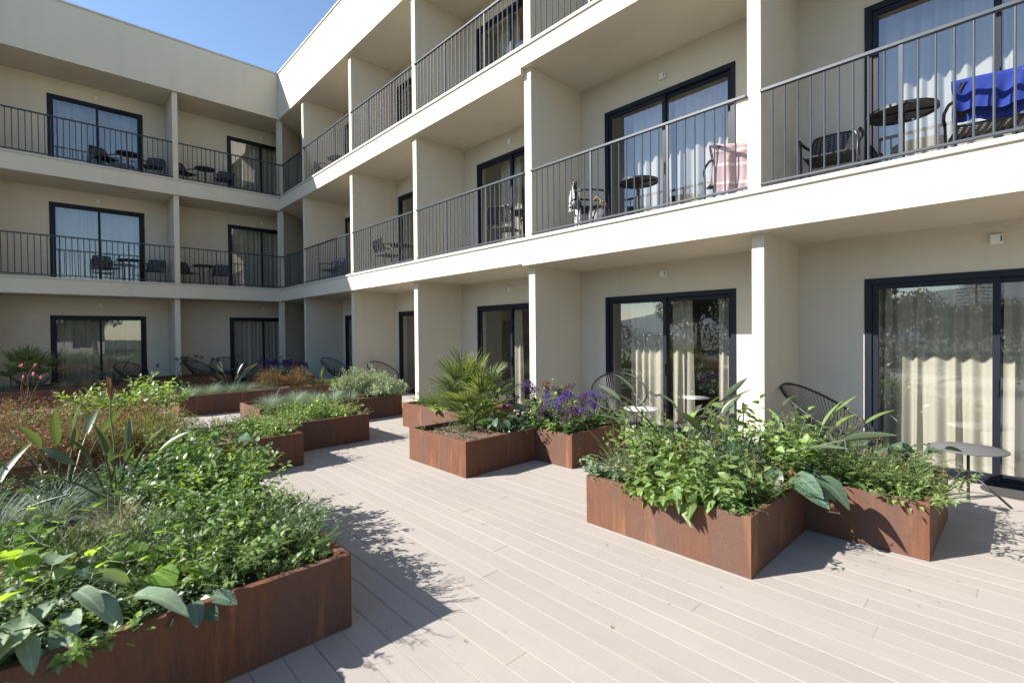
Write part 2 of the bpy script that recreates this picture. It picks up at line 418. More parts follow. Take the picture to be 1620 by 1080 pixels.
def make_door(w, h):
    """sliding glass door, local x along the wall, -y out of the wall; frame mesh with panes as sub-parts"""
    m = MB(); t = .072
    m.box(0, t, -.02, .09, 0, h); m.box(w-t, w, -.02, .09, 0, h); m.box(t, w-t, -.02, .09, h-t, h); m.box(t, w-t, -.02, .09, 0, .045)
    s = .058; mid = w/2
    def leaf(x0, x1, y0, y1):
        m.box(x0, x0+s, y0, y1, .045, h-t); m.box(x1-s, x1, y0, y1, .045, h-t)
        m.box(x0+s, x1-s, y0, y1, h-t-s, h-t); m.box(x0+s, x1-s, y0, y1, .045, .045+.07)
    leaf(t+.002, mid+.03, .000, .035); leaf(mid-.03, w-t-.002, .040, .075)
    m.box(mid+.005, mid+.02, -.02, -.001, h*.42, h*.50)
    p1 = MB().add([(t+s, .018, .11), (mid-.018, .018, .11), (mid-.018, .018, h-t-s), (t+s, .018, h-t-s)], [(0, 1, 2, 3)])
    p2 = MB().add([(mid+.018, .058, .11), (w-t-s, .058, .11), (w-t-s, .058, h-t-s), (mid+.018, .058, h-t-s)], [(0, 1, 2, 3)])
    return m, p1, p2
def place_door(parent, loc, rz, w, h):
    m, p1, p2 = make_door(w, h)
    o = m.obj('glass_door', M['frame'], parent, bevel=.003); o.location = loc; o.rotation_euler = (0, 0, rz)
    p1.obj('pane', M['glass'], o); p2.obj('pane', M['glass'], o)
for fl in range(3):
    z0 = FZ[fl][0]+(.0 if fl == 0 else .02)
    for (a, b) in RD[fl]: place_door(RW, (a, D+.01, z0), 0, b-a, DT[fl]-z0)
    for (a, b) in LD[fl]: place_door(LW, (-D-.01, a, z0), PI/2, b-a, DT[fl]-z0)

# curtains: pleated sheets hung behind the doors
def curtain(x0, x1, z0, z1, mat, seed, along='x', off=1.76, flare=.0, lab=None):
    rr = np.random.default_rng(seed); n = max(24, int((x1-x0)*130)); nz = 14
    u = np.linspace(0, 1, n); folds = max(2, (x1-x0)/.15)
    ph = np.cumsum(np.interp(u, np.linspace(0, 1, int(folds)+3), rr.uniform(.45, 1.7, int(folds)+3))); ph = ph/ph[-1]*folds*2*PI
    V = []
    for k in range(nz):
        t = k/(nz-1)
        amp = .018+.030*(1-t)
        xs = x0+(x1-x0)*u+flare*(1-t)*(u-.5)+.012*np.sin(ph*.5+1)*(1-t)
        ys = off+amp*np.sin(ph)+.012*np.sin(ph*.37+seed)
        zs = np.full(n, z0+(z1-z0)*t)
        V.append(np.stack([xs, ys, zs], 1) if along == 'x' else np.stack([-ys, xs, zs], 1))
    F = [(k*n+i, k*n+i+1, (k+1)*n+i+1, (k+1)*n+i) for k in range(nz-1) for i in range(n-1)]
    o = MB().add(np.concatenate(V), F).obj('curtain', mat, smooth=True)
    return tag(o, lab, 'curtain', 'curtains behind the glass doors')
FN = ['ground floor', 'first floor', 'top floor']
RB = ['corner bay', 'second bay from the corner', 'third bay from the corner', 'fourth bay from the corner', 'bay nearest the camera', 'bay past the edge']
cs = [(0, 4, 16.25, 17.28, 'curtain'), (0, 4, 17.36, 18.05, 'curtain'), (0, 3, 12.72, 13.42, 'curtain'), (0, 3, 13.52, 13.84, 'curtain'), (0, 3, 14.28, 14.62, 'curtain'),
      (0, 2, 9.62, 9.95, 'curtain'), (0, 1, 6.9, 7.5, 'curtain'), (0, 0, 3.0, 4.1, 'curtain'),
      (1, 4, 16.25, 17.30, 'sheer'), (1, 4, 17.35, 18.35, 'sheer'), (1, 3, 12.80, 13.50, 'sheer'), (1, 3, 13.58, 14.62, 'sheer'), (1, 2, 9.3, 9.95, 'curtain'), (1, 2, 10.1, 11.0, 'curtain'),
      (1, 1, 6.4, 7.55, 'curtain'), (1, 0, 2.9, 4.1, 'curtain'), (2, 4, 16.25, 18.35, 'sheer'), (2, 3, 12.6, 14.6, 'sheer'), (2, 2, 9.3, 9.95, 'curtain'), (2, 2, 10.1, 11.0, 'curtain'), (2, 1, 5.9, 7.5, 'curtain'), (2, 0, 2.9, 4.1, 'curtain')]
seen = {}
for i, (fl, bay, a, b, mt) in enumerate(cs):
    z0 = FZ[fl][0]+.04
    k = (fl, bay); seen[k] = seen.get(k, 0)+1; tot = sum(1 for c in cs if (c[0], c[1]) == k)
    pos = '' if tot == 1 else (['left', 'right'] if tot == 2 else ['left', 'middle', 'right'])[seen[k]-1]+' '
    curtain(a, b, z0, DT[fl]-.02, M[mt], i+1, 'x', 1.78, .05, f'{pos}cream curtain of the sunlit wing, {FN[fl]}, {RB[bay]}')
cl = [(0, 0, -5.6, -3.7, 'curtain'), (0, 1, -1.15, .8, 'curtain'), (1, 0, -5.62, -3.68, 'sheer'), (1, 1, -1.0, .8, 'curtain'), (2, 0, -5.62, -3.68, 'sheer'), (2, 1, -.95, .8, 'curtain')]
for i, (fl, bay, a, b, mt) in enumerate(cl):
    curtain(a, b, FZ[fl][0]+.04, DT[fl]-.02, M[mt], 50+i, 'y', 1.74, .03,
            f'full width curtain of the shaded wing, {FN[fl]}, {["outer bay", "bay by the corner"][bay]}')

# railings
def railing(L, h=1.11, step=.121, post_at=(.34, .72)):
    t = empty('balcony_railing')
    MB().box(0, L, -.024, .024, h-.034, h).obj('handrail', M['rail'], t, bevel=.004)
    MB().box(0, L, -.02, .02, .052, .076).obj('bottom_rail', M['rail'], t, bevel=.003)
    n = int(round(L/step)); st = L/n
    if ('bal', h) not in SHARED:
        SHARED['bal', h] = MB().tube([(0, 0, .0761), (0, 0, h-.0341)], .0095, 8, cap=False).obj('baluster', M['rail'], None)
        SHARED['post', h] = MB().box(-.015, .015, -.012, .012, -.002, h-.0341).obj('post', M['rail'], None)
        first = True
    posts = {int(round(n*p)) for p in post_at}
    for k in range(1, n):
        src = SHARED[('post' if k in posts else 'bal', h)]
        o = src if src.parent is None and not src.get('used') else src.copy()
        if o is src: src['used'] = 1
        else: col.objects.link(o)
        if 'used' in o.keys() and o is not src: del o['used']
        o.parent = t; o.location = (k*st, 0, 0)
    return t
for fl in (1, 2):
    z = FZ[fl][0]+.043
    ends = [.0]+[v for p in UP for v in p]+[XE]
    for k in range(0, len(UP)):
        a = ends[2*k] if k else -.06; b = UP[k][0]
        t = railing(b-a-.004); t.location = (a+.002, .085 if k else .12, z)
        tag(t, f'anthracite bar railing of the sunlit wing, {FN[fl]}, {"short length closing the corner" if k == 0 else RB[k-1] if k < 6 else "last bay"}', 'railing', 'balcony railings')
    for k, (a, b) in enumerate(((-6.86, -3.0), (-2.86, .12), (-9.95, -7.0))):
        t = railing(b-a-.004); t.location = (-.085 if k != 1 else -.06, a+.002, z); t.rotation_euler = (0, 0, PI/2)
        tag(t, f'dark bar railing of the shaded wing, {FN[fl]}, {["outer bay", "bay by the corner", "bay past the edge"][k]}', 'railing', 'balcony railings')
for o in list(bpy.data.objects):
    if 'used' in o.keys(): del o['used']

# wall lamps above the doors
lamp = None
def wall_lamp(loc, rz, lab):
    global lamp
    if lamp is None:
        lamp = empty('wall_lamp', loc, rz)
        MB().box(-.05, .05, -.045, 0, -.05, .05).obj('housing', M['white'], lamp, bevel=.008)
        MB().box(.030, .042, -.047, -.0445, -.028, .028).obj('grille', M['dark'], lamp)
        o = lamp
    else: o = copy_tree(lamp, loc, rz)
    tag(o, lab, 'wall lamp', 'wall lamps above the doors')
for fl in range(3):
    z = (2.55, 5.66, 8.7)[fl]
    for k, (a, b) in enumerate(RD[fl][:5]):
        if fl == 0 and k < 2: continue
        wall_lamp(((a+b)/2, D, z), 0, f'small white square wall lamp, sunlit wing, {FN[fl]}, {RB[k]}')
    for k, y in enumerate((-4.65, -.16)):
        wall_lamp((-D, y, (2.55, 5.625, 8.67)[fl]), PI/2, f'small white square wall lamp, shaded wing, {FN[fl]}, {["outer bay", "bay by the corner"][k]}')

# ------------------------------------------------------------------ furniture
def make_stack_chair():
    t = empty('armchair')
    # curved perforated seat and back, built as lattice strips
    m = MB()
    for i in range(11):
        x = -.20+.40*i/10
        P = [(x, y, .43-.018*math.cos(y*5)+.012*(abs(x)/.2)**2) for y in np.linspace(-.235, .235, 7)]
        for a, b in zip(P[:-1], P[1:]):
            m.add([(a[0]-.0175, a[1], a[2]), (a[0]+.0175, a[1], a[2]), (b[0]+.0175, b[1], b[2]), (b[0]-.0175, b[1], b[2])], [(0, 1, 2, 3)])
    for y in np.linspace(-.22, .22, 9): m.box(-.215, .215, y-.014, y+.014, .408, .418)
    m.tube([(-.22, -.23, .42), (.22, -.24, .42), (.22, .24, .42), (-.22, .23, .42)], .012, 6, closed=True)
    m.obj('seat', M['black'], t)
    m = MB()
    def bp(u, v):  # u across -1..1, v up 0..1
        w = .235*(1-.10*v**3)
        return (-.235-.10*v+.045*u*u*-1+.045, u*w, .50+.29*v)
    for i in range(13):
        v0, v1 = i/13+.006, (i+1)/13-.010
        for j in range(10):
            u0, u1 = -1+2*j/10, -1+2*(j+1)/10
            m.add([bp(u0, v0), bp(u1, v0), bp(u1, v1), bp(u0, v1)], [(0, 1, 2, 3)])
    for j in range(11):
        u = -1+2*j/10
        for i in range(4):
            m.add([bp(u-.05, i/4), bp(u+.05, i/4), bp(u+.05, (i+1)/4), bp(u-.05, (i+1)/4)], [(0, 1, 2, 3)])
    m.tube([bp(u, 0) for u in np.linspace(-1, 1, 7)]+[bp(1, v) for v in (.4, .8)]+[bp(u, 1) for u in np.linspace(.93, -.93, 7)]+[bp(-1, v) for v in (.8, .4)], .013, 6, closed=True)
    m.obj('backrest', M['black'], t)
    for s in (-1, 1):
        MB().tube([(-.27, s*.25, 0), (-.24, s*.245, .42), (-.29, s*.24, .62), (-.31, s*.22, .74)], .013, 6).obj('leg', M['black'], t, True)
        MB().tube([(.24, s*.26, 0), (.22, s*.265, .42), (.215, s*.27, .58)], .013, 6).obj('leg', M['black'], t, True)
        MB().tube([(-.29, s*.245, .655), (-.15, s*.285, .665), (.05, s*.295, .655), (.19, s*.285, .635), (.215, s*.27, .58)], .016, 6).obj('armrest', M['black'], t, True)
    return t
def make_slat_table(rad=.30, h=.72):
    t = empty('round_table')
    m = MB(); w = .032; g = .009; y = -rad
    while y < rad:
        ym = max(abs(y), abs(y+w)) if y*(y+w) > 0 else abs(y+w/2)
        if ym < rad-.012:
            xx = math.sqrt((rad-.012)**2-ym*ym); m.box(-xx, xx, y, y+w, h-.016, h)
        y += w+g
    m.lathe([(rad-.02, h-.026), (rad, h-.026), (rad, h+.001), (rad-.02, h+.001), (rad-.02, h-.026)], 40)
    m.box(-rad+.02, rad-.02, -.02, .02, h-.03, h-.0165); m.box(-.02, .02, -rad+.02, rad-.02, h-.031, h-.017)
    m.obj('tabletop', M['black'], t)
    MB().lathe([(.026, .03), (.026, h-.031)], 14).obj('column', M['black'], t, True)
    for k in range(4):
        a = k*PI/2+.5
        MB().tube([(.02*math.cos(a), .02*math.sin(a), .055), (.14*math.cos(a), .14*math.sin(a), .045), (.24*math.cos(a), .24*math.sin(a), .012)], [.02, .017, .012], 6).obj('foot', M['black'], t, True)
    return t
def make_cord_chair():
    """low egg-shaped lounge chair woven from cords; faces +x"""
    t = empty('lounge_chair')
    n = 72; rim = []
    for k in range(n):
        a = 2*PI*k/n; cx, sy = math.cos(a), math.sin(a)
        x = -.02-.46*cx if cx > 0 else -.02-.36*cx
        z = .60+.27*cx if cx > 0 else .60+.20*cx
        rim.append((x, .40*sy*(1+.06*cx), z))
    MB().tube(rim, .012, 8, closed=True).obj('rim', M['cord'], t, True)
    m = MB(); hub = [(.06+.085*-math.cos(2*PI*k/n), .085*math.sin(2*PI*k/n), .265) for k in range(n)]
    for a, b in zip(rim, hub):
        P = [np.array(a)*(1-q)+np.array(b)*q-np.array([0, 0, .05*math.sin(PI*q)]) for q in (0, .5, 1)]
        m.tube(P, .0032, 4, cap=False)
    m.tube(hub, .009, 6, closed=True); m.obj('cord_seat', M['cord'], t)
    m = MB()
    m.tube([(-.30, -.26, .0), (-.36, -.30, .52)], .011, 6); m.tube([(-.30, .26, .0), (-.36, .30, .52)], .011, 6)
    m.tube([(.27, -.28, .0), (.22, -.34, .47)], .011, 6); m.tube([(.27, .28, .0), (.22, .34, .47)], .011, 6)
    m.tube([(-.30, -.26, .012), (.27, -.28, .012)], .011, 6); m.tube([(-.30, .26, .012), (.27, .28, .012)], .011, 6)
    m.tube([(-.02, -.268, .012), (.06, -.08, .262)], .010, 6); m.tube([(-.02, .268, .012), (.06, .08, .262)], .010, 6)
    m.obj('leg_frame', M['cord'], t, True)
    return t
def make_side_table(mat, rad=.285, h=.49):
    t = empty('side_table')
    MB().lathe([(0, h-.012), (rad-.004, h-.012), (rad, h-.008), (rad, h-.001), (rad-.003, h+.002), (0, h+.002)], 56).obj('tabletop', mat, t, True)
    MB().lathe([(.012, .0), (.012, h-.0125)], 12).obj('column', M['black'], t, True)
    for k in range(3):
        a = k*2*PI/3-.25
        MB().tube([(.008*math.cos(a), .008*math.sin(a), .27), (.30*math.cos(a), .30*math.sin(a), .008)], .0095, 8).obj('leg', M['black'], t, True)
    return t
def drape(w, front, back, seed, over=.035, wr=.018, ny=26):
    """cloth hung over a bar along local y: front falls at +x, back at -x, bar top at the origin"""
    r = np.random.default_rng(seed); n = 34
    s = np.linspace(-back, front, n); V = []
    ph = r.uniform(0, 6, 4)
    for k, si in enumerate(s):
        for j in range(ny):
            u = j/(ny-1)-.5
            f = min(1, abs(si)/.25)
            if abs(si) < over*PI/2: x = over*math.sin(si/over); z = over*math.cos(si/over)-over
            else: x = math.copysign(over, si); z = -abs(si)+over*PI/2-over
            x += f*wr*(math.sin(u*w*22+ph[0])+.6*math.sin(u*w*41+ph[1]+si*3))+math.copysign(.05*f*abs(si), si)
            y = u*w*(1-.10*f)+.012*math.sin(si*14+ph[2]+u*5)
            z += .02*math.sin(u*7+ph[3])*f
            V.append((x, y, z))
    F = [(k*ny+j, k*ny+j+1, (k+1)*ny+j+1, (k+1)*ny+j) for k in range(n-1) for j in range(ny-1)]
    return MB().add(V, F)
def stripe(axis, stops, scale):
    def f(nt, base):
        tc = nt.nodes.new('ShaderNodeTexCoord'); sx = nt.nodes.new('ShaderNodeSeparateXYZ'); nt.links.new(tc.outputs['Object'], sx.inputs[0])
        ma = nt.nodes.new('ShaderNodeMath'); ma.operation = 'MULTIPLY'; ma.inputs[1].default_value = scale; nt.links.new(sx.outputs[axis], ma.inputs[0])
        fr = nt.nodes.new('ShaderNodeMath'); fr.operation = 'FRACT'; nt.links.new(ma.outputs[0], fr.inputs[0])
        r = ramp(nt, fr.outputs[0], stops); r.color_ramp.interpolation = 'CONSTANT'
        return mix(nt, .93, base, r.outputs[0])
    return f
def zebra(nt, base):
    n = noise(nt, 7, 3, .6, mapscale=(1, 1, 2.6), dist=2.2)
    r = ramp(nt, n.outputs[0], [(0, (.02, .02, .025)), (.45, (.62, .62, .62)), (.52, (.03, .03, .035)), (.55, (.70, .70, .69))]); r.color_ramp.interpolation = 'CONSTANT'
    return r.outputs[0]
def dots(nt, base):
    tc = nt.nodes.new('ShaderNodeTexCoord'); v = nt.nodes.new('ShaderNodeTexVoronoi'); v.inputs['Scale'].default_value = 26
    nt.links.new(tc.outputs['Object'], v.inputs['Vector'])
    r = ramp(nt, v.outputs['Distance'], [(0, (.75, .72, .74)), (.28, (.42, .30, .42)), (.5, (.30, .22, .36))])
    return r.outputs[0]
MT = {'blue': clothmat('blue_towel', (.022, .040, .20), .12),
      'pink': clothmat('striped_towel', (.5, .3, .33), .12, stripe(2, [(0, (.36, .275, .30)), (.30, (.52, .48, .47)), (.38, (.36, .275, .30)), (.66, (.31, .225, .255)), (.74, (.52, .46, .44)), (.82, (.37, .285, .31))], 2.4)),
      'zebra': clothmat('patterned_towel', (.6, .6, .6), .1, zebra), 'dots': clothmat('speckled_towel', (.5, .4, .5), .1, dots)}

proto = {}
def put(kind, maker, loc, rz, lab, cat, group, scale=None):
    if kind not in proto: o = proto[kind] = maker(); o.location = loc; o.rotation_euler = (0, 0, rz)
    else: o = copy_tree(proto[kind], loc, rz)
    if scale: o.scale = (scale,)*3
    tag(o, lab, cat, group); return o
Z1, Z2 = 3.171, 6.311
GA = 'black perforated balcony armchairs'; GT = 'round slatted balcony tables'
A = [((-.72, -4.52, Z1), .35, 'black armchair left of the table on the first floor outer balcony, shaded wing'),
     ((-.70, -3.46, Z1), -.45, 'black armchair right of the table on the first floor outer balcony, shaded wing'),
     ((-.74, -2.58, Z1), .4, 'black armchair half behind the pillar, first floor balcony by the corner'),
     ((-.70, -1.66, Z1), -.35, 'black armchair between the table and door, first floor balcony by the corner'),
     ((-.72, -4.52, Z2), .5, 'black armchair left of the table on the top floor outer balcony, shaded wing'),
     ((-.70, -3.42, Z2), -.4, 'black armchair right of the table on the top floor outer balcony, shaded wing'),
     ((-.74, -2.58, Z2), .5, 'black armchair beside the pillar, top floor balcony by the corner'),
     ((-.70, -1.50, Z2), -.35, 'black armchair in front of the dark door, top floor balcony by the corner'),
     ((15.98, .86, Z1), -PI/2+.12, 'empty black armchair against the partition on the balcony nearest the camera'),
     ((17.24, 1.0, Z1), PI/2+.2, 'black armchair under the blue towel on the balcony nearest the camera'),
     ((12.74, .66, Z1), .75, 'black armchair under the black and white towel, first floor'),
     ((14.82, .88, Z1), 2.2, 'black armchair under the pink striped towel, first floor'),
     ((10.68, .62, Z1), PI/2+.5, 'black armchair in front of the table, third bay of the first floor'),
     ((6.50, .50, Z1), PI/2, 'black armchair in front of the table, second bay of the first floor'),
     ((2.75, .60, Z1), -PI/2+.3, 'black armchair under the speckled towel, first floor by the corner'),
     ((2.2, .75, Z2), .4, 'black armchair on the top floor corner balcony, sunlit wing')]
for l, rz, lab in A: put('armchair', make_stack_chair, l, rz, lab, 'chair', GA)
T = [((-.80, -4.02, Z1), 'round black table between armchairs on the first floor outer balcony, shaded wing'),
     ((-.82, -2.12, Z1), 'round black table between armchairs, first floor balcony by the corner'),
     ((-.80, -4.00, Z2), 'round black table between armchairs on the top floor outer balcony, shaded wing'),
     ((-.82, -2.02, Z2), 'round black table between armchairs, top floor balcony by the corner'),
     ((16.63, .78, Z1), 'round black slatted table on the balcony nearest the camera'),
     ((13.50, .78, Z1), 'round black slatted table between towel covered chairs, first floor'),
     ((11.05, .85, Z1), 'round black slatted table, third bay of the first floor'),
     ((6.52, .85, Z1), 'round black slatted table, second bay of the first floor'),
     ((2.95, .75, Z2), 'round black slatted table on the top floor corner balcony, sunlit wing')]
for l, lab in T: put('table', make_slat_table, l, .3, lab, 'table', GT)

# towels on chairs
def towel(mat, loc, rz, w, f, b, seed, lab, **k):
    o = drape(w, f, b, seed, **k).obj('towel', MT[mat], None, True); o.location = loc; o.rotation_euler = (0, 0, rz)
    return tag(o, lab, 'towel')
def at_back(loc, rz, dx=-.31, dz=.815): return (loc[0]+dx*math.cos(rz), loc[1]+dx*math.sin(rz), loc[2]+dz)
l, rz, _ = A[9]; towel('blue', at_back(l, rz, -.295, .835), rz, .58, .42, .34, 1, 'bright blue towel draped over a chair on the balcony nearest the camera', wr=.024)
l, rz, _ = A[11]; towel('pink', at_back(l, rz, -.295, .83), rz, .60, .50, .66, 2, 'pink and white striped towel draped over a balcony chair')
l, rz, _ = A[10]; towel('zebra', at_back(l, rz, -.295, .82), rz, .56, .66, .40, 3, 'black and white patterned towel on a balcony chair', wr=.03)
l, rz, _ = A[14]; towel('dots', at_back(l, rz, -.295, .83), rz, .54, .60, .62, 4, 'speckled mauve towel over a chair on the shaded end balcony')
bg = empty('beach_bag', (12.98, .50, Z1), .3, 'dark beach bag with tan handles on the floor beside a towel covered chair', 'bag')
m = MB(); V = []
for k, (w, dd, z) in enumerate([(.15, .09, 0), (.18, .11, .06), (.18, .10, .22), (.165, .07, .34), (.16, .055, .36)]):
    for j in range(16):
        a = 2*PI*j/16; V.append((w*math.copysign(abs(math.cos(a))**.6, math.cos(a)), dd*math.copysign(abs(math.sin(a))**.6, math.sin(a)), z+.012*math.sin(3*a+k)))
m.add(V, [(k*16+j, k*16+(j+1) % 16, (k+1)*16+(j+1) % 16, (k+1)*16+j) for k in range(4) for j in range(16)]+[tuple(range(15, -1, -1))]).obj('bag_body', M['black'], bg, True)
tan = plain('tan_leather', (.36, .19, .06), .5)
for s in (-1, 1):
    MB().tube([(-.08, s*.065, .33), (-.075, s*.10, .46), (0, s*.12, .52), (.075, s*.10, .46), (.08, s*.065, .33)], .009, 6).obj('handle', tan, bg, True)

GC = 'black cord lounge chairs on the terrace'
for l, rz, lab, s in [((16.02, .80, 0), -.15, 'black cord lounge chair leaning back beside the nearest ground floor door', 1.12),
                   ((13.08, .85, 0), -.95, 'black cord lounge chair with a round back behind the purple flowers', 1.08),
                   ((14.60, .55, 0), 3.1, 'black cord lounge chair hidden behind the paddle leaved plant', .95),
                   ((5.75, .75, 0), .2, 'black cord lounge chair beyond the silver shrubs', 1.0),
                   ((9.35, .80, 0), .3, 'black cord lounge chair half hidden by the fan palm', 1.0),
                   ((2.55, .80, 0), .4, 'black cord lounge chair in the shaded corner bay', 1.0),
                   ((-.75, -6.15, 0), .3, 'black cord lounge chair behind the shaded palm', 1.0),
                   ((-.70, -4.0, 0), 2.6, 'black cord lounge chair in front of the shaded reflecting door', 1.0),
                   ((-.80, -2.30, 0), .9, 'tilted black cord lounge chair right of the shaded pillar', 1.08),
                   ((-.95, -1.55, 0), -.2, 'black cord lounge chair beside the small blue table', 1.0)]:
    put('lounge', make_cord_chair, l, rz, lab, 'lounge chair', GC, s)
s1 = make_side_table(M['tabgrey']); s1.location = (17.145, .70, 0)
tag(s1, 'small round grey side table on a tripod by the nearest door', 'side table')
s2 = make_side_table(M['tabwhite'], .26, .49); s2.location = (13.60, .68, 0); s2.rotation_euler = (0, 0, .6)
tag(s2, 'small round pale side table beside the cord chair and purple flowers', 'side table')
s3 = make_side_table(plain('blue_tabletop', (.05, .16, .40), .4), .24, .5); s3.location = (-.5, -1.62, 0)
tag(s3, 'small round blue topped table in the shaded corner', 'side table')

# ------------------------------------------------------------------ planters
PL = {}
def planter(key, x0, x1, y0, y1, lab, h=.41, soil=.35, clods=60, seed=0):
    t = empty('planter', ((x0+x1)/2, (y0+y1)/2, 0), 0, lab, 'planter', 'rusty steel planter boxes')
    a, b = (x1-x0)/2, (y1-y0)/2; w = .045
    m = MB()
    o = [(-a, -b), (a, -b), (a, b), (-a, b)]; i = [(-a+w, -b+w), (a-w, -b+w), (a-w, b-w), (-a+w, b-w)]
    V = [(x, y, 0.004) for x, y in o]+[(x, y, h) for x, y in o]+[(x, y, h) for x, y in i]+[(x, y, h-.05) for x, y in i]+[(x*.985, y*.985, h-.05) for x, y in o]+[(x*.985, y*.985, .01) for x, y in o]
    F = []
    for k in range(4):
        k2 = (k+1) % 4
        F += [(k, k2, 4+k2, 4+k), (4+k, 4+k2, 8+k2, 8+k), (8+k, 8+k2, 12+k2, 12+k), (12+k, 12+k2, 16+k2, 16+k), (16+k, 16+k2, 20+k2, 20+k)]
    m.add(V, F); m.obj('steel_box', M['steel'], t, bevel=.004)
    r = np.random.default_rng(seed+11); n = 22; m = MB(); V = []
    a2, b2 = a-.02, b-.02
    for q in range(n):
        for p_ in range(n):
            V.append((-a2+2*a2*p_/(n-1), -b2+2*b2*q/(n-1), soil+r.normal(0, .012)))
    m.add(V, [(q*n+p_, q*n+p_+1, (q+1)*n+p_+1, (q+1)*n+p_) for q in range(n-1) for p_ in range(n-1)])
    for k in range(clods):
        c = np.array([r.uniform(-a2, a2)*.95, r.uniform(-b2, b2)*.95, soil+.008]); s = r.uniform(.006, .018)
        q = r.normal(size=(6, 3)); q /= np.linalg.norm(q, axis=1)[:, None]; q *= s*np.array([1.2, .8, .5])
        ax = np.array([[1, 0, 0], [-1, 0, 0], [0, 1, 0], [0, -1, 0], [0, 0, 1], [0, 0, -1.]])*s*np.array([1.3, .9, .5])+q*.5
        m.add(c+ax, [(0, 2, 4), (2, 1, 4), (1, 3, 4), (3, 0, 4), (2, 0, 5), (1, 2, 5), (3, 1, 5), (0, 3, 5)], 1)
    m.obj('soil', [M['soil'], M['clod']], t)
    PL[key] = (x0, x1, y0, y1, soil)
planter('P3a', 14.925, 16.287, -2.34, -1.195, 'long sunlit rusty planter at the front right, overflowing with green plants', seed=1)
planter('P3b', 15.70, 17.063, -1.19, -.045, 'rusty planter set back beside the grey side table', seed=2)
planter('P2a', 12.0, 13.20, -2.31, -1.185, 'sunlit rusty planter with bare soil and the fan palm', clods=420, seed=3)
planter('P2b', 12.44, 13.802, -1.18, -.05, 'rusty planter full of purple flowers beside the fan palm', seed=4)
planter('P2c', 9.95, 11.6, -1.20, -.05, 'rusty planter behind the fan palm with trailing herbs', seed=5)
planter('L1', 12.25, 14.925, -8.2, -4.462, 'big shaded rusty planter in the left foreground full of weeds', clods=260, seed=6)
planter('L2', 9.95, 11.31, -4.46, -3.405, 'dark rusty planter just beyond the big foreground planter', seed=7)
planter('L3', 9.23, 10.59, -3.40, -2.155, 'dark rusty planter with low weeds ending at the walkway', seed=8)
planter('L4', 7.75, 8.92, -3.24, -.60, 'long dark rusty planter of blue fescue and silver shrubs', seed=9)
planter('L5', 4.93, 5.97, -3.885, -.40, 'long rusty planter with a sunlit left end and rusty shrubs', seed=10)
planter('LG', 7.05, 11.0, -7.0, -4.50, 'rusty planter buried under reddish brown shrubs at the left', seed=11)
planter('L6', .10, 2.0, -8.0, -3.76, 'shaded rusty planter at far left with the palm', seed=12)
planter('LN', -.35, .9, -3.55, -1.75, 'shaded rusty planter below the pillar of the far wing', seed=13)
planter('LM', 1.3, 3.1, -1.45, -.10, 'shaded rusty planter of purple flowers in the courtyard corner', seed=14)

# ------------------------------------------------------------------ plant kit
def nrm(v): return v/(np.linalg.norm(v, axis=-1, keepdims=True)+1e-9)
def leaf_t(w, segs=3, fold=.25, curl=.25, shape='ovate', pet=.0, wav=0):
    """unit leaf along +x, width w; returns verts, faces"""
    if segs == 1:
        hw = w*.5; m_ = -curl*.15
        return np.array([(0, 0, 0), (.45, hw, m_+fold*hw), (1, 0, -curl*.7), (.45, -hw, m_+fold*hw)]), [(0, 3, 2), (0, 2, 1)]
    V = []; ts = np.linspace(0, 1, segs+1)
    for t in ts:
        if shape == 'ovate': b = (math.sin(PI*min(1, t**.72))**.9)
        elif shape == 'blade': b = math.sin(PI*min(1, .12+.88*t))**.6
        elif shape == 'heart': b = (math.sin(PI*min(1, (.16+.84*t)**.62))**.85)
        elif shape == 'round': b = math.sin(PI*min(1, (.05+.95*t)**.8))**.6
        elif shape == 'lance': b = 1.9*(t+.03)**.55*(1-t)**.85
        else: b = math.sin(PI*t)
        b = max(b, .04); hw = w*.5*b
        z = -curl*t*t+.10*curl*t
        e = fold*hw+(wav*math.sin(t*14) if wav else 0)
        x = pet+(1-pet)*t
        V += [(x, hw, z+e), (x, 0, z), (x, -hw, z+e*(1 if not wav else .6))]
    F = []
    for i in range(segs):
        a = i*3; F += [(a, a+3, a+4, a+1), (a+1, a+4, a+5, a+2)]
    if pet:
        n = len(V); V += [(0, .012, 0), (0, -.012, 0), (pet+.02, -.012, 0), (pet+.02, .012, 0)]; F.append((n, n+1, n+2, n+3))
    return np.array(V), F
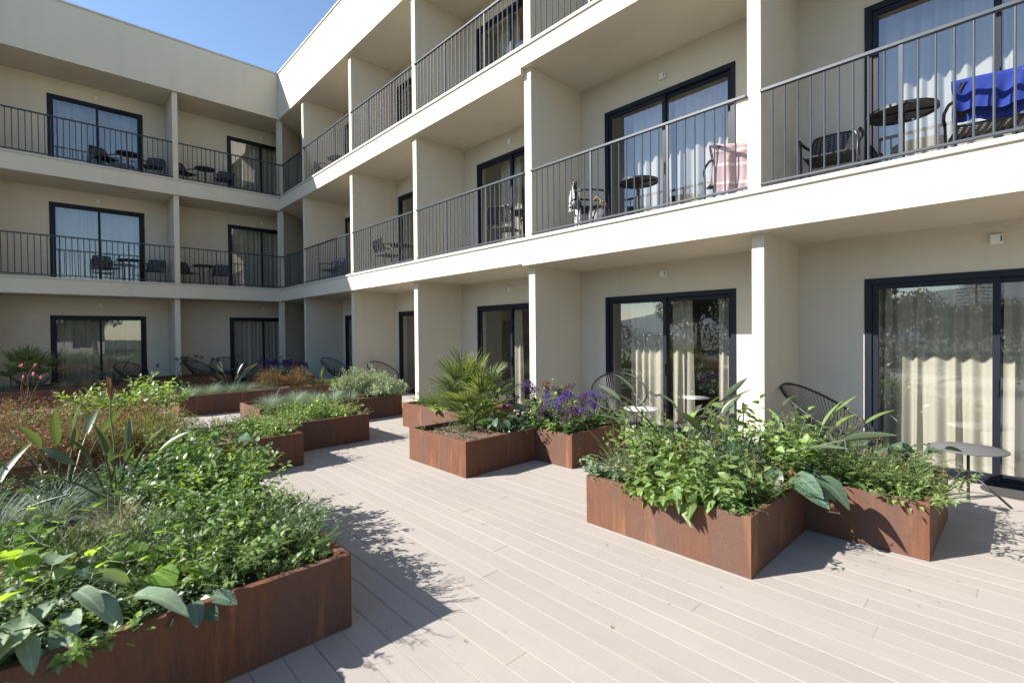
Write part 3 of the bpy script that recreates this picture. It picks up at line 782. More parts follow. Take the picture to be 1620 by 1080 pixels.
class Parts(dict):
    def mb(s, name, mat):
        if name not in s: s[name] = (MB(), mat)
        return s[name][0]
    def leaves(s, name, mat, tmpl, pos, dirs, size, up=None, roll=None, upj=.0):
        n = len(pos)
        if n == 0: return
        if isinstance(tmpl, list):
            pos = np.asarray(pos); dirs = np.asarray(dirs, float); size = np.broadcast_to(size, (n,)); k = len(tmpl)
            for q in range(k): s.leaves(name, mat, tmpl[q], pos[q::k], dirs[q::k], size[q::k], None if up is None else np.asarray(up)[q::k], None if roll is None else roll[q::k])
            return
        V, F = tmpl
        d_ = nrm(np.asarray(dirs, float)); upv = np.tile([0, 0, 1.], (n, 1)) if up is None else np.asarray(up, float)
        z = upv-d_*np.sum(upv*d_, 1)[:, None]
        bad = np.linalg.norm(z, axis=1) < .05
        z[bad] = np.array([1., 0, 0])-d_[bad]*d_[bad, :1]
        z = nrm(z); y = np.cross(z, d_)
        if roll is not None:
            c, q = np.cos(roll)[:, None], np.sin(roll)[:, None]; y, z = c*y+q*z, -q*y+c*z
        size = np.broadcast_to(size, (n,))
        B = np.stack([d_, y, z], 1)  # rows
        P = np.einsum('vk,nkj->nvj', V, B)*size[:, None, None]+np.asarray(pos)[:, None, :]
        m = s.mb(name, mat); k = len(V); base = m.n
        m.v.append(P.reshape(-1, 3)); m.n += n*k
        hw = np.abs(V[:, 1]).max()+1e-6; m.uv.append(np.tile(np.stack([V[:, 0], V[:, 1]/hw, np.ones(k)], 1), (n, 1))); m.nuv += n*k
        Fa = F
        for i in range(n):
            o_ = base+i*k
            m.f.extend([[q+o_ for q in f] for f in Fa])
        m.mi.extend([0]*(n*len(Fa)))
    def stem(s, name, mat, P, r0, r1=None, n=4):
        r1 = r0 if r1 is None else r1
        s.mb(name, mat).tube(P, np.linspace(r0, r1, len(P)), n, cap=False)
    def build(s, kind, label=None, cat='plant', group=None, loc=(0, 0, 0), rz=0, scale=1, smooth=True):
        if len(s) == 1:
            (nm, (m, mat)), = s.items(); o = m.obj(kind, M[mat], None, smooth)
        else:
            o = empty(kind)
            for nm, (m, mat) in s.items(): m.obj(nm.split('#')[0], M[mat], o, smooth)
        o.location = loc; o.rotation_euler = (0, 0, rz); o.scale = (scale,)*3
        return tag(o, label, cat, group)
def path(base, az, lean, h, rr, bend=.25, n=6, jit=.035):
    """stem path that leans outward and bends"""
    d_ = np.array([math.cos(az), math.sin(az)]); P = []
    j = rr.normal(0, jit, (n, 2))*h; j[0] = 0
    for i in range(n):
        t = i/(n-1); o = h*(math.tan(min(lean, .95))*t*.7+bend*t*t*min(lean, 1.3))
        P.append([base[0]+d_[0]*o+j[i, 0]*t, base[1]+d_[1]*o+j[i, 1]*t, base[2]+h*(t-.22*min(lean, 2)*t*t)])
    return np.array(P)
def herb(seed, h=.4, r=.22, stems=14, lpn=12, ll=.07, lw=.5, leaf='green', stemm='stem', lean=.55, droop=.35, shape='ovate', segs=3, start=.2,
         tip=None, tipn=6, tips=.02, pet=.12, fold=.3, curl=.3, pairs=False, hvar=.35, wav=0, basal=0):
    p = Parts(); rr = np.random.default_rng(seed); tm = [leaf_t(lw*a_, segs, fold*b_, curl*c_, shape, pet, wav) for a_, b_, c_ in ((1, .5, .4), (.85, 1.5, 1.1), (1.1, .9, 1.9), (.95, 2.2, -.4))]
    pos, dr, sz, ro = [], [], [], []; tp, td = [], []
    stems = int(stems*1.45)+1; h *= 1.12
    for s in range(stems):
        az = rr.uniform(0, 2*PI); q = math.sqrt(rr.random())
        base = (r*.55*q*math.cos(az), r*.55*q*math.sin(az), 0)
        hh = h*(1-hvar*rr.random())*(1-.25*q)
        P = path(base, az+rr.normal(0, .5), lean*q*1.1+rr.normal(0, .07), hh, rr)
        p.stem('stem', stemm, P, max(.002, hh*.011), .0012)
        g = rr.uniform(0, 6)
        for k in range(lpn):
            t = start+(1-start)*(k+.5)/lpn; i = min(len(P)-2, int(t*(len(P)-1))); f = t*(len(P)-1)-i
            c = P[i]*(1-f)+P[i+1]*f; T = nrm(P[i+1]-P[i])
            for a in ((g, g+PI) if pairs else (g,)):
                out = np.array([math.cos(a), math.sin(a), 0]); up_ = .55-droop+.5*t
                pos.append(c); dr.append(out*(1-.45*t)+T*up_*.8+np.array([0, 0, -droop*(1-t)])+rr.normal(0, .15, 3))
                sz.append(ll*(1.1-.55*t**2)*rr.uniform(.65, 1.2)); ro.append(rr.normal(0, .35))
            g += 2.4 if not pairs else PI/2
        tp.append(P[-1]); td.append(nrm(P[-1]-P[-2]))
    for b in range(basal):
        a = rr.uniform(0, 2*PI); q = r*math.sqrt(rr.random())
        pos.append((q*math.cos(a), q*math.sin(a), rr.uniform(.01, h*.3))); dr.append((math.cos(a), math.sin(a), rr.uniform(-.2, .8))); sz.append(ll*rr.uniform(.7, 1.1)); ro.append(rr.normal(0, .4))
    p.leaves('foliage', leaf, tm, pos, dr, np.array(sz), roll=np.array(ro))
    if tip:
        tm2 = leaf_t(.55, 1, .2, .1, 'x'); pos, dr, sz = [], [], []
        for q_, (c, T) in enumerate(zip(tp, td)):
            if stems <= 100: pos, dr, sz = [], [], []
            for k in range(tipn):
                pos.append(c-T*rr.uniform(0, .05)+rr.normal(0, .006, 3)); dr.append(T*.6+rr.normal(0, .6, 3)); sz.append(tips*rr.uniform(.6, 1.3))
            if stems <= 100: p.leaves(f'flower_head#{q_}', tip, tm2, pos, dr, np.array(sz))
        if stems > 100: p.leaves('flower_head', tip, tm2, pos, dr, np.array(sz))
    return p
def needle_bush(seed, h=.35, r=.3, stems=40, lpn=34, ll=.025, leaf='fine', lean=.9, stemm='stem', lw=.16):
    p = Parts(); rr = np.random.default_rng(seed); tm = leaf_t(lw, 1, .2, .1, 'x'); pos, dr, sz = [], [], []
    for s in range(stems):
        az = rr.uniform(0, 2*PI); q = math.sqrt(rr.random())
        P = path((r*.5*q*math.cos(az), r*.5*q*math.sin(az), 0), az+rr.normal(0, .4), lean*q+rr.normal(0, .1), h*rr.uniform(.55, 1), rr, .4, 7)
        p.stem('stem', stemm, P, .003, .0012, 3)
        for k in range(lpn):
            t = .15+.85*k/lpn; i = min(5, int(t*6)); f = t*6-i; c = P[i]*(1-f)+P[i+1]*f; T = nrm(P[i+1]-P[i])
            pos.append(c); dr.append(T*.8+rr.normal(0, .6, 3)); sz.append(ll*rr.uniform(.6, 1.3))
    p.leaves('foliage', leaf, tm, pos, dr, np.array(sz))
    return p
def fescue(seed, h=.22, n=260, mat='fescue', w=.012, spread=1.0, heads=0):
    p = Parts(); rr = np.random.default_rng(seed); tm = leaf_t(w, 4, .6, .55, 'blade')
    az = rr.uniform(0, 2*PI, n); el = np.clip(rr.normal(.95, .32, n), .12, 1.55); el = PI/2-(PI/2-el)*spread
    dr = np.stack([np.cos(az)*np.cos(el), np.sin(az)*np.cos(el), np.sin(el)], 1)
    q = .05*h/.22*np.sqrt(rr.random(n)); a2 = az+rr.normal(0, .6, n)
    pos = np.stack([q*np.cos(a2), q*np.sin(a2), np.zeros(n)], 1)
    p.leaves('blades', mat, tm, pos, dr, h*rr.uniform(.6, 1.25, n), roll=rr.normal(0, .3, n))
    if heads:
        az = rr.uniform(0, 2*PI, heads)
        for a in az:
            P = path((0, 0, 0), a, rr.uniform(.25, .6), h*rr.uniform(1.3, 1.8), rr, .5, 6)
            p.stem('seed_stalk', 'straw', P, .0014, .001, 3)
            k = 16; i = rr.uniform(.72, 1, k)*5; f = i-np.floor(i); j = np.minimum(4, np.floor(i)).astype(int)
            c = P[j]*(1-f)[:, None]+P[j+1]*f[:, None]
            p.leaves('seed_head', 'straw', leaf_t(.3, 1, .1, 0, 'x'), c, np.tile(nrm(P[-1]-P[-2]), (k, 1))+rr.normal(0, .4, (k, 3)), .022*rr.uniform(.7, 1.2, k))
    return p
def strelitzia(seed, leaves=8, h=.75, ll=.34, lw=.36, bud=0, mat='strel', lean=.45, az0=None):
    p = Parts(); rr = np.random.default_rng(seed); tm = leaf_t(lw, 9, .55, .16, 'lance')
    for k in range(leaves):
        az = (k*2.4+rr.normal(0, .3)) if az0 is None else az0[k % len(az0)]+rr.normal(0, .15)
        hh = h*rr.uniform(.45, .8); ln = abs(rr.normal(lean, .22))
        P = path((.04*math.cos(az), .04*math.sin(az), 0), az, ln, hh, rr, .5, 8, .006)
        p.stem('stem', 'strel', P, .010, .006, 6)
        T = nrm(P[-1]-P[-2]); T = nrm(T+np.array([math.cos(az), math.sin(az), 0])*rr.uniform(-.1, .3))
        p.leaves(f'leaf#{k}', mat, tm, [P[-1]], [T], np.array([ll*rr.uniform(.75, 1.2)]), up=[np.array([-math.cos(az)*.8, -math.sin(az)*.8, .6])+rr.normal(0, .3, 3)], roll=np.array([rr.normal(0, .5)]))
    for b in range(bud):
        az = rr.uniform(0, 6); P = path((0, 0, 0), az, .14, h*1.35, rr, .3, 8, .006); p.stem('flower_stalk', 'stem', P, .008, .006, 6)
        T = np.array([.25*math.cos(az), .25*math.sin(az), 1]); up_ = np.array([1., .3, 0])
        p.leaves('flower_bud', 'brown', leaf_t(.17, 6, 1.4, .22, 'blade'), [P[-1], P[-1]+np.array([.004, .003, .02])], [T, T+np.array([.16, -.05, .1])], np.array([.20, .16]), up=[up_, -up_])
    return p
def fan_palm(seed, fronds=22, h=.75, fl=.42, leaf='palm', trunk=.1):
    p = Parts(); rr = np.random.default_rng(seed); tm = leaf_t(.055, 4, .9, .14, 'blade')
    if trunk: p.stem('trunk', 'brown', np.array([[0, 0, -.02], [0, .0, trunk*.5], [.01, 0, trunk]]), .05, .035, 8)
    for k in range(fronds):
        az = k*2.4+rr.normal(0, .25); t = (k+.5)/fronds; ln = .12+.95*t**1.1
        L = h*(.60+.40*rr.random())*(1.05-.2*t)
        d_ = np.array([math.cos(az)*math.sin(ln), math.sin(az)*math.sin(ln), math.cos(ln)])
        P = np.array([np.array([0, 0, trunk])+d_*L*q+np.array([0, 0, -.10*L*q*q*ln]) for q in np.linspace(0, 1, 6)])
        p.stem('stem', 'palm', P, .006, .004, 4)
        T = nrm(P[-1]-P[-2]); side = nrm(np.cross(T, np.array([0, 0, 1.]))); nr = np.cross(side, T)
        n = 17; an = np.linspace(-1.35, 1.35, n)+rr.normal(0, .03, n)
        dr = np.cos(an)[:, None]*T+np.sin(an)[:, None]*side+np.abs(np.sin(an))[:, None]*nr*.18+rr.normal(0, .03, (n, 3))
        s = fl*rr.uniform(.8, 1.1)*(.72+.28*np.cos(an))
        p.leaves('fronds', leaf, tm, np.tile(P[-1], (n, 1)), dr, s, up=np.tile(nr, (n, 1)))
    return p
def statice(seed, stalks=9, h=.5, r=.25, flower='purple', basal=26, ll=.16, dome=.062, leaf='deep'):
    p = Parts(); rr = np.random.default_rng(seed); tm = leaf_t(.5, 4, .25, .35, 'ovate', .18, .02)
    pos, dr, sz = [], [], []
    for b in range(basal):
        a = rr.uniform(0, 2*PI); pos.append((rr.uniform(0, .08)*math.cos(a), rr.uniform(0, .08)*math.sin(a), rr.uniform(0, .10))); dr.append((math.cos(a), math.sin(a), rr.uniform(.1, 1.0))); sz.append(ll*rr.uniform(.7, 1.3))
    p.leaves('foliage', leaf, tm, pos, dr, np.array(sz), roll=rr.normal(0, .4, basal))
    tf = leaf_t(.9, 1, .5, 0, 'x'); fp, fd = [], []; cp = []
    for s in range(stalks):
        az = rr.uniform(0, 2*PI); q = math.sqrt(rr.random()); hh = h*rr.uniform(.7, 1.05)
        P = path((0, 0, .03), az, .75*q*r/.25, hh, rr, .3, 7); p.stem('stem', 'stem', P, .003, .002, 4)
        T = nrm(P[-1]-P[-2]); side = nrm(np.cross(T, [1., .3, .2])); oth = np.cross(T, side)
        fp, fd = [], []
        for k in range(rr.integers(18, 28)):
            a = rr.uniform(0, 6.28); q2 = math.sqrt(rr.random()); c = P[-1]+dome*q2*(math.cos(a)*side+math.sin(a)*oth)+T*(.04*(1-q2*q2)+.01*rr.normal())
            p.stem('stem', 'stem', np.array([P[-2]*.4+P[-1]*.6, c]), .0014, .0012, 3)
            n = 13; v = nrm(rr.normal(size=(n, 3))+T*.9); fp.append(c+v*.011*rr.uniform(.4, 1.2, (n, 1))); fd.append(v+rr.normal(0, .5, (n, 3)))
        p.leaves(f'flower_head#{s}', flower, tf, np.concatenate(fp), np.concatenate(fd), .013*rr.uniform(.7, 1.3, sum(map(len, fp))))
    return p
def mound(seed, h=.4, rx=.5, ry=.4, n=900, ll=.03, lw=.3, leaf='rust', twig='stemred', twigs=60, flower=None, nfl=0, fs=.02, up=.5, shape='ovate', segs=2, sprays=0):
    """rounded bush: leaves spread through a half ellipsoid, on twigs"""
    p = Parts(); rr = np.random.default_rng(seed); n = int(n*1.5); twigs = int(twigs*1.3); h *= 1.08
    tips = []
    for k in range(twigs):
        a = rr.uniform(0, 2*PI); q = math.sqrt(rr.random()); z = math.sqrt(max(.05, 1-q*q*.9))*h*rr.uniform(.6, 1.08)
        e = np.array([rx*q*math.cos(a), ry*q*math.sin(a), z]); b = np.array([e[0]*.35, e[1]*.35, 0])
        P = np.array([b+(e-b)*t+np.array([0, 0, .1*h*math.sin(PI*t)])+rr.normal(0, .012, 3) for t in np.linspace(0, 1, 6)])
        p.stem('stem', twig, P, .0028, .001, 3); tips.append(P)
    T = np.array(tips); k = rr.integers(0, twigs, n); t = np.clip(rr.beta(2.2, 1.1, n), 0, .999)*5; i = t.astype(int); f = (t-i)[:, None]
    c = T[k, i]*(1-f)+T[k, i+1]*f+rr.normal(0, .022, (n, 3))*min(1, h/.3)
    d_ = nrm(T[k, i+1]-T[k, i])*up+rr.normal(0, .55, (n, 3))
    c[:, 2] = np.maximum(c[:, 2], .005)
    p.leaves('foliage', leaf, [leaf_t(lw, segs, .3, .25, shape), leaf_t(lw*.9, segs, .8, -.3, shape), leaf_t(lw, segs, .1, .8, shape)], c, d_, ll*rr.uniform(.6, 1.3, n), roll=rr.normal(0, .5, n))
    if flower:
        k = rr.integers(0, twigs, nfl)
        for kk in k:
            c = []; dd = []
            e = T[kk, 5]; lift = np.array([rr.normal(0, .03), rr.normal(0, .03), rr.uniform(.02, .14)])
            p.stem('stem', twig, np.array([e, e+lift]), .0012, .001, 3)
            for q in range(4): c.append(e+lift); dd.append(np.array([math.cos(q*1.57), math.sin(q*1.57), .4])+rr.normal(0, .3, 3))
            p.leaves(f'flower#{kk}', flower, leaf_t(.75, 1, .2, .1, 'x'), c, dd, fs*rr.uniform(.7, 1.2, len(c)))
    return p
def bigleaf(seed, leaves=6, h=.35, ll=.2, lw=.85, leaf='blue', lean=.6, wav=.012, az0=None, fold=.22, curl=.3):
    p = Parts(); rr = np.random.default_rng(seed); tm = leaf_t(lw, 8, fold, curl, 'round', 0, wav)
    for k in range(leaves):
        az = (k*2.4+rr.normal(0, .4)) if az0 is None else az0[k % len(az0)]+rr.normal(0, .2)
        P = path((0, 0, 0), az, abs(rr.normal(lean, .25)), h*rr.uniform(.5, 1.05), rr, .4, 6, .012); p.stem('stem', 'stem', P, .005, .0035, 5)
        o = np.array([math.cos(az), math.sin(az), rr.uniform(-.45, .25)])
        p.leaves(f'leaf#{k}', leaf, tm, [P[-1]], [o], np.array([ll*rr.uniform(.7, 1.15)]), roll=np.array([rr.normal(0, .35)]))
    return p
def seedgrass(seed, stalks=6, h=.55, lean=.35, mat='stem', head='olive'):
    p = Parts(); rr = np.random.default_rng(seed)
    for s in range(stalks):
        az = rr.uniform(0, 6.28); P = path((rr.normal(0, .02), rr.normal(0, .02), 0), az, abs(rr.normal(lean, .2)), h*rr.uniform(.6, 1.05), rr, .6, 8)
        p.stem('stem', mat, P, .0022, .0014, 3)
        n = 46; t = rr.uniform(.80, 1, n)*7; i = np.minimum(6, t.astype(int)); f = (t-i)[:, None]; c = P[i]*(1-f)+P[i+1]*f; T = nrm(P[-1]-P[-2])
        p.leaves('seed_head', head, leaf_t(.35, 1, .1, 0, 'x'), c, T*.7+rr.normal(0, .55, (n, 3)), .014*rr.uniform(.7, 1.3, n))
    n = stalks*4; az = rr.uniform(0, 6.28, n); el = rr.uniform(.5, 1.3, n)
    p.leaves('blades', 'green', leaf_t(.035, 5, .5, .6, 'blade'), np.zeros((n, 3)), np.stack([np.cos(az)*np.cos(el), np.sin(az)*np.cos(el), np.sin(el)], 1), h*.55*rr.uniform(.6, 1.1, n))
    return p
def vine(seed, n=40, L=1.0, ll=.07, leaf='yellow', runs=6, h=.25):
    p = Parts(); rr = np.random.default_rng(seed); tm = leaf_t(.9, 4, .2, .3, 'heart', .25); pos, dr = [], []
    for k in range(runs):
        az = rr.uniform(0, 6.28); P = [np.zeros(3)]; a = az
        for s in range(9):
            a += rr.normal(0, .35); P.append(P[-1]+np.array([math.cos(a), math.sin(a), 0])*L/9+np.array([0, 0, rr.normal(h*.12*(1-s/6), .02)]))
        P = np.array(P); P[:, 2] = np.maximum(P[:, 2], .01); p.stem('stem', 'stem', P, .0025, .0015, 4)
        for q in range(n//runs):
            i = rr.integers(1, 9); b = rr.uniform(0, 6.28); pos.append(P[i]+rr.normal(0, .01, 3)); dr.append((math.cos(b), math.sin(b), rr.uniform(.1, 1.1)))
    p.leaves('foliage', leaf, tm, pos, dr, ll*rr.uniform(.6, 1.25, len(pos)), roll=rr.normal(0, .3, len(pos)))
    return p
def cover(key, n, label, mats=('green', 'pale', 'fine'), ll=.035, h=.06, area=None, seed=0, lw=.5, kind='ground_cover', margin=.05):
    x0, x1, y0, y1, z = PL[key]; rr = np.random.default_rng(seed+100)
    if area: x0, x1, y0, y1 = area
    m = MB(); mats_ = [M[q] for q in mats]
    p = Parts()
    for j, q in enumerate(mats):
        k = n//len(mats); cl = rr.uniform(0, 1, (max(6, k//45), 2)); ci = rr.integers(0, len(cl), k)
        xy = cl[ci]+rr.normal(0, .045, (k, 2)); xy = np.clip(xy, .0, 1)
        pos = np.stack([x0+margin+(x1-x0-2*margin)*xy[:, 0], y0+margin+(y1-y0-2*margin)*xy[:, 1], z+rr.uniform(.0, h, k)], 1)
        a = rr.uniform(0, 6.28, k); dr = np.stack([np.cos(a), np.sin(a), rr.uniform(.0, 1.4, k)], 1)
        p.leaves(q, q, leaf_t(lw, 2, .3, .3, 'ovate', .1), pos, dr, ll*rr.uniform(.6, 1.4, k), roll=rr.normal(0, .4, k))
    V = []; mb = MB(); mi = []
    for j, q in enumerate(mats):
        mm = p[q][0]; off = mb.n; mb.v += mm.v; mb.f += [[i+off for i in f] for f in mm.f]; mb.mi += [j]*len(mm.f); mb.n += mm.n
    o = mb.obj(kind, mats_, None, True); return tag(o, label, 'ground cover', kind='stuff')

# ------------------------------------------------------------------ planting
def at(key, x, y, dz=0): return (x, y, PL[key][4]+dz-.01)
def P_(p, kind, key, x, y, label, cat='plant', rz=0, scale=1, group=None, dz=0):
    return p.build(kind, label, cat, group, at(key, x, y, dz), rz, scale)
# --- front right planter
k = 'P3a'
P_(herb(1, .26, .17, 16, 9, .062, .62, 'grey', lean=.8, pairs=True, droop=.45), 'dead_nettle', k, 15.05, -2.21, 'grey green nettle-like plant at the left corner of the front right planter')
P_(herb(2, .38, .32, 56, 20, .026, .42, 'olive', lean=.75, tip='brown', tipn=9, tips=.012, segs=2), 'thyme', k, 15.30, -2.06, 'olive herb with reddish seed tips near the left corner of the front right planter')
P_(herb(3, .20, .28, 34, 10, .030, .7, 'green', lean=.9, segs=2), 'mint', k, 15.42, -2.22, 'low mint-like herb along the front edge of the front right planter')
P_(herb(4, .46, .30, 18, 10, .165, .52, 'pale', lean=.75, droop=.75, curl=.5, basal=10), 'broadleaf_weed', k, 15.78, -2.10, 'tall pale broadleaf weed drooping over the front edge of the front right planter')
P_(herb(5, .30, .24, 14, 9, .125, .6, 'pale', lean=1.0, droop=.6, basal=12), 'broadleaf_weed', k, 15.62, -2.24, 'short pale broadleaf weed hanging over the rim of the front right planter')
P_(herb(6, .34, .22, 20, 11, .075, .48, 'green', lean=.9, basal=24), 'leafy_weed', k, 16.06, -2.15, 'mid green weed at the front corner of the front right planter')
P_(herb(7, .42, .24, 34, 18, .032, .36, 'olive', lean=.8, tip='brown', tipn=5, tips=.012, segs=2), 'thyme', k, 16.08, -1.90, 'olive herb with fine leaves behind the front corner weed')
P_(mound(8, .44, .29, .29, 2300, .036, .34, 'blue', 'stem', 70, up=.7), 'euphorbia', k, 15.90, -1.62, 'round blue green dome of tiny leaves in the front right planter')
P_(bigleaf(9, 9, .30, .24, .72, 'blue', .8, .016, az0=[-.5, -.1, .4, -1.0, .9, -.3], fold=.35, curl=.75), 'dock', k, 16.10, -1.45, 'dark dock whose big leaves hang over the shaded end of the front right planter')
P_(strelitzia(10, 12, .98, .30, .27, lean=.6), 'bird_of_paradise', k, 15.35, -1.48, 'bird of paradise with paddle leaves at the left of the front right planter')
P_(strelitzia(11, 8, .92, .28, .26, lean=.6), 'bird_of_paradise', k, 15.82, -1.32, 'bird of paradise behind the blue green dome')
P_(herb(15, .78, .28, 13, 13, .13, .72, 'pale', lean=.5, droop=.5), 'climbing_weed', k, 16.02, -1.27, 'tall leafy climbing weed with nodding tip behind the dock')
P_(herb(13, .62, .34, 20, 12, .095, .72, 'pale', lean=.6, droop=.35), 'climbing_weed', k, 15.15, -1.62, 'pale leafy weed at the back left of the front right planter')
P_(bigleaf(14, 4, .70, .17, 1.0, 'pale', .25, .02), 'castor_plant', k, 15.52, -1.27, 'tall castor plant with lobed pale leaves against the sunlit pillar')
P_(herb(16, .48, .20, 8, 12, .10, .5, 'pale', 'stemred', lean=.45, tip='brown', tipn=26, tips=.022), 'amaranth', k, 15.62, -1.84, 'amaranth with reddish flower spikes left of the round dome')
P_(herb(17, .34, .18, 8, 10, .075, .5, 'green', 'stemred', lean=.5, tip='brown', tipn=26, tips=.022), 'amaranth', k, 16.17, -1.74, 'amaranth with a reddish spike in front of the dock')
P_(needle_bush(18, .30, .24, 40, 40, .028, 'fine'), 'feathery_herb', k, 15.50, -1.98, 'feathery green herb behind the short pale broadleaf weed')
P_(seedgrass(19, 7, .60, .45), 'seeding_grass', k, 15.00, -1.98, 'thin seeding grass leaning out at the left end of the front right planter')
cover(k, 1800, 'low weeds carpeting the front right planter', seed=1)
P_(herb(20, .50, .30, 22, 12, .08, .55, 'green', lean=.7, basal=20), 'leafy_weed', k, 15.28, -1.72, 'green weed left of the paddle leaves in the front right planter')
P_(herb(21, .46, .30, 22, 12, .085, .55, 'pale', lean=.7, basal=20), 'leafy_weed', k, 15.60, -1.62, 'pale weed between the paddle leaves and the round dome')
P_(herb(22, .50, .28, 20, 12, .085, .6, 'green', lean=.6, basal=16), 'leafy_weed', k, 15.72, -1.38, 'green weed below the tall castor plant')
# --- planter set back
k = 'P3b'
P_(herb(30, .40, .28, 28, 12, .075, .45, 'green', lean=.8, basal=24), 'leafy_weed', k, 16.44, -.98, 'mid green weed at the inner corner of the planter by the grey table')
P_(herb(31, .42, .32, 56, 18, .026, .32, 'olive', lean=.8, tip='brown', tipn=8, tips=.013, segs=2), 'thyme', k, 16.70, -.78, 'olive herb with brown seed tips in the planter by the grey table')
P_(herb(32, .28, .24, 26, 11, .058, .42, 'pale', lean=1.0, droop=.5, basal=20), 'leafy_weed', k, 16.93, -1.05, 'pale weed spilling over the front corner of the planter by the grey table')
P_(herb(33, .34, .26, 24, 11, .060, .40, 'pale', lean=.95, droop=.4), 'leafy_weed', k, 16.98, -.62, 'pale weed on the right edge of the planter by the grey table')
P_(bigleaf(34, 14, .34, .11, .85, 'blue', .45, .004), 'dock', k, 16.66, -.22, 'round leaved blue green dock at the back of the planter by the grey table')
P_(herb(35, .34, .12, 7, 7, .075, .75, 'blue', lean=.5), 'round_leaf_herb', k, 16.84, -.16, 'small round leaved herb beside the dock near the grey table')
P_(herb(36, .62, .14, 7, 26, .035, .25, 'pale', lean=.25, tip='gold', tipn=12, tips=.014), 'mustard', k, 16.36, -.30, 'tall thin mustard with tiny yellow flowers in front of the cord chair')
P_(strelitzia(37, 5, .80, .30, .20, mat='pale', lean=.7, az0=[.9, 1.3, 2.6, 1.2]), 'bird_of_paradise', k, 16.15, -.72, 'bird of paradise with long pale arching leaves beside the cord chair')
P_(bigleaf(38, 6, .34, .16, .8, 'blue', .8, .012), 'dock', k, 16.42, -.46, 'large leaved dock in the middle of the planter by the grey table')
P_(needle_bush(39, .44, .30, 46, 40, .03, 'fine'), 'feathery_herb', k, 16.52, -.66, 'feathery green herb in the planter by the grey table')
P_(herb(40, .56, .26, 20, 13, .08, .5, 'pale', lean=.6), 'climbing_weed', k, 16.06, -.98, 'pale leafy weed behind the dock of the front right planter')
P_(herb(41, .56, .26, 18, 13, .075, .5, 'green', lean=.6), 'leafy_weed', k, 15.95, -.40, 'green weed at the back left of the planter by the grey table')
cover(k, 1500, 'low weeds carpeting the planter by the grey table', seed=2)
# --- fan palm planters
k = 'P2a'
P_(fan_palm(50, 24, .72, .40), 'fan_palm', k, 12.27, -1.50, 'sunlit fan palm standing in the rusty planter', 'palm')
P_(fan_palm(51, 12, .40, .28, trunk=.04), 'fan_palm', k, 12.48, -1.62, 'small side shoot fan palm at the foot of the big one', 'palm')
P_(bigleaf(52, 20, .32, .14, .62, 'blue', .7, .006), 'dock', k, 12.86, -1.52, 'blue green dock drooping over the bare soil beside the fan palm')
P_(herb(53, .32, .18, 12, 8, .07, .55, 'blue', lean=.9, droop=.6), 'leafy_weed', k, 13.02, -1.36, 'dark leafy weed at the right end of the palm planter')
P_(herb(54, .11, .06, 5, 7, .03, .5, 'green'), 'sprig', k, 12.10, -2.17, 'tiny green sprig at the left corner of the palm planter')
P_(seedgrass(55, 5, .22, .6), 'seeding_grass', k, 12.20, -1.85, 'sparse grass near the left rim of the palm planter')
P_(herb(56, .36, .28, 30, 12, .045, .35, 'fine', lean=.8), 'feathery_herb', k, 12.15, -1.36, 'green herb at the foot of the fan palm')
P_(herb(57, .08, .06, 6, 6, .025, .5, 'green'), 'sprig', k, 12.72, -1.95, 'small green sprig on the bare soil of the palm planter')
MB().tube([(12.05, -1.98, .367), (12.5, -1.95, .372), (13.16, -1.99, .366)], .008, 6).obj('irrigation_pipe', M['black'], None, True)
tag(bpy.data.objects['irrigation_pipe'], 'thin dark drip pipe lying on the bare soil of the palm planter', 'pipe')
P_(herb(59, .28, .26, 24, 11, .055, .5, 'pale', lean=.9, basal=20), 'leafy_weed', k, 12.50, -1.32, 'pale weed behind the trunk of the fan palm')
P_(needle_bush(49, .20, .22, 30, 34, .026, 'fine'), 'feathery_herb', k, 12.42, -1.75, 'low feathery herb in front of the fan palm')
P_(herb(58, .30, .26, 20, 10, .06, .5, 'green', lean=.9), 'leafy_weed', k, 12.62, -1.36, 'green weed between the fan palm and the purple flowers')
k = 'P2b'
P_(herb(72, .44, .26, 18, 12, .08, .55, 'green', lean=.7, basal=24), 'leafy_weed', k, 12.98, -1.02, 'green leafy weed at the front left of the flower planter')
P_(herb(73, .40, .26, 18, 12, .07, .55, 'pale', lean=.7, basal=24), 'leafy_weed', k, 13.42, -.98, 'light green weed at the front of the flower planter')
for i, (x, y, h, f, lab) in enumerate([(12.72, -.92, .40, 'purple', 'purple sea lavender next to the fan palm'), (12.66, -.55, .56, 'purple', 'tall purple sea lavender behind the fan palm, in front of the white pillar'),
        (13.52, -.82, .46, 'purple', 'bright purple sea lavender at the right end of the flower planter'), (13.66, -1.02, .30, 'mauve', 'faded mauve sea lavender low at the front right of the flower planter'),
        (13.25, -1.02, .26, 'mauve', 'faded mauve sea lavender low at the front middle of the flower planter'), (13.34, -.48, .52, 'mauve', 'faded mauve sea lavender behind the tall green weed'),
        (13.55, -.42, .44, 'purple', 'purple sea lavender in front of the round backed cord chair')]):
    P_(statice(60+i, (10, 9, 12, 9, 6, 8, 9)[i], h, .26, f), 'sea_lavender', k, x, y, lab, 'flower')
P_(herb(68, .54, .30, 20, 13, .095, .62, 'pale', lean=.55, droop=.3), 'milkweed', k, 13.08, -.78, 'pale green milkweed in the middle of the flower planter')
P_(herb(69, .74, .14, 6, 16, .07, .6, 'green', lean=.25, droop=.3), 'nettle', k, 13.12, -.50, 'tallest green weed standing above the purple flowers')
P_(herb(70, .50, .24, 20, 14, .045, .6, 'pale', lean=.5), 'leafy_weed', k, 13.68, -.26, 'light green weed beside the pale side table')
P_(statice(71, 4, .62, .18, 'brown', 10, .14), 'sea_lavender', k, 12.90, -.34, 'dried brown sea lavender behind the purple flowers', 'flower')
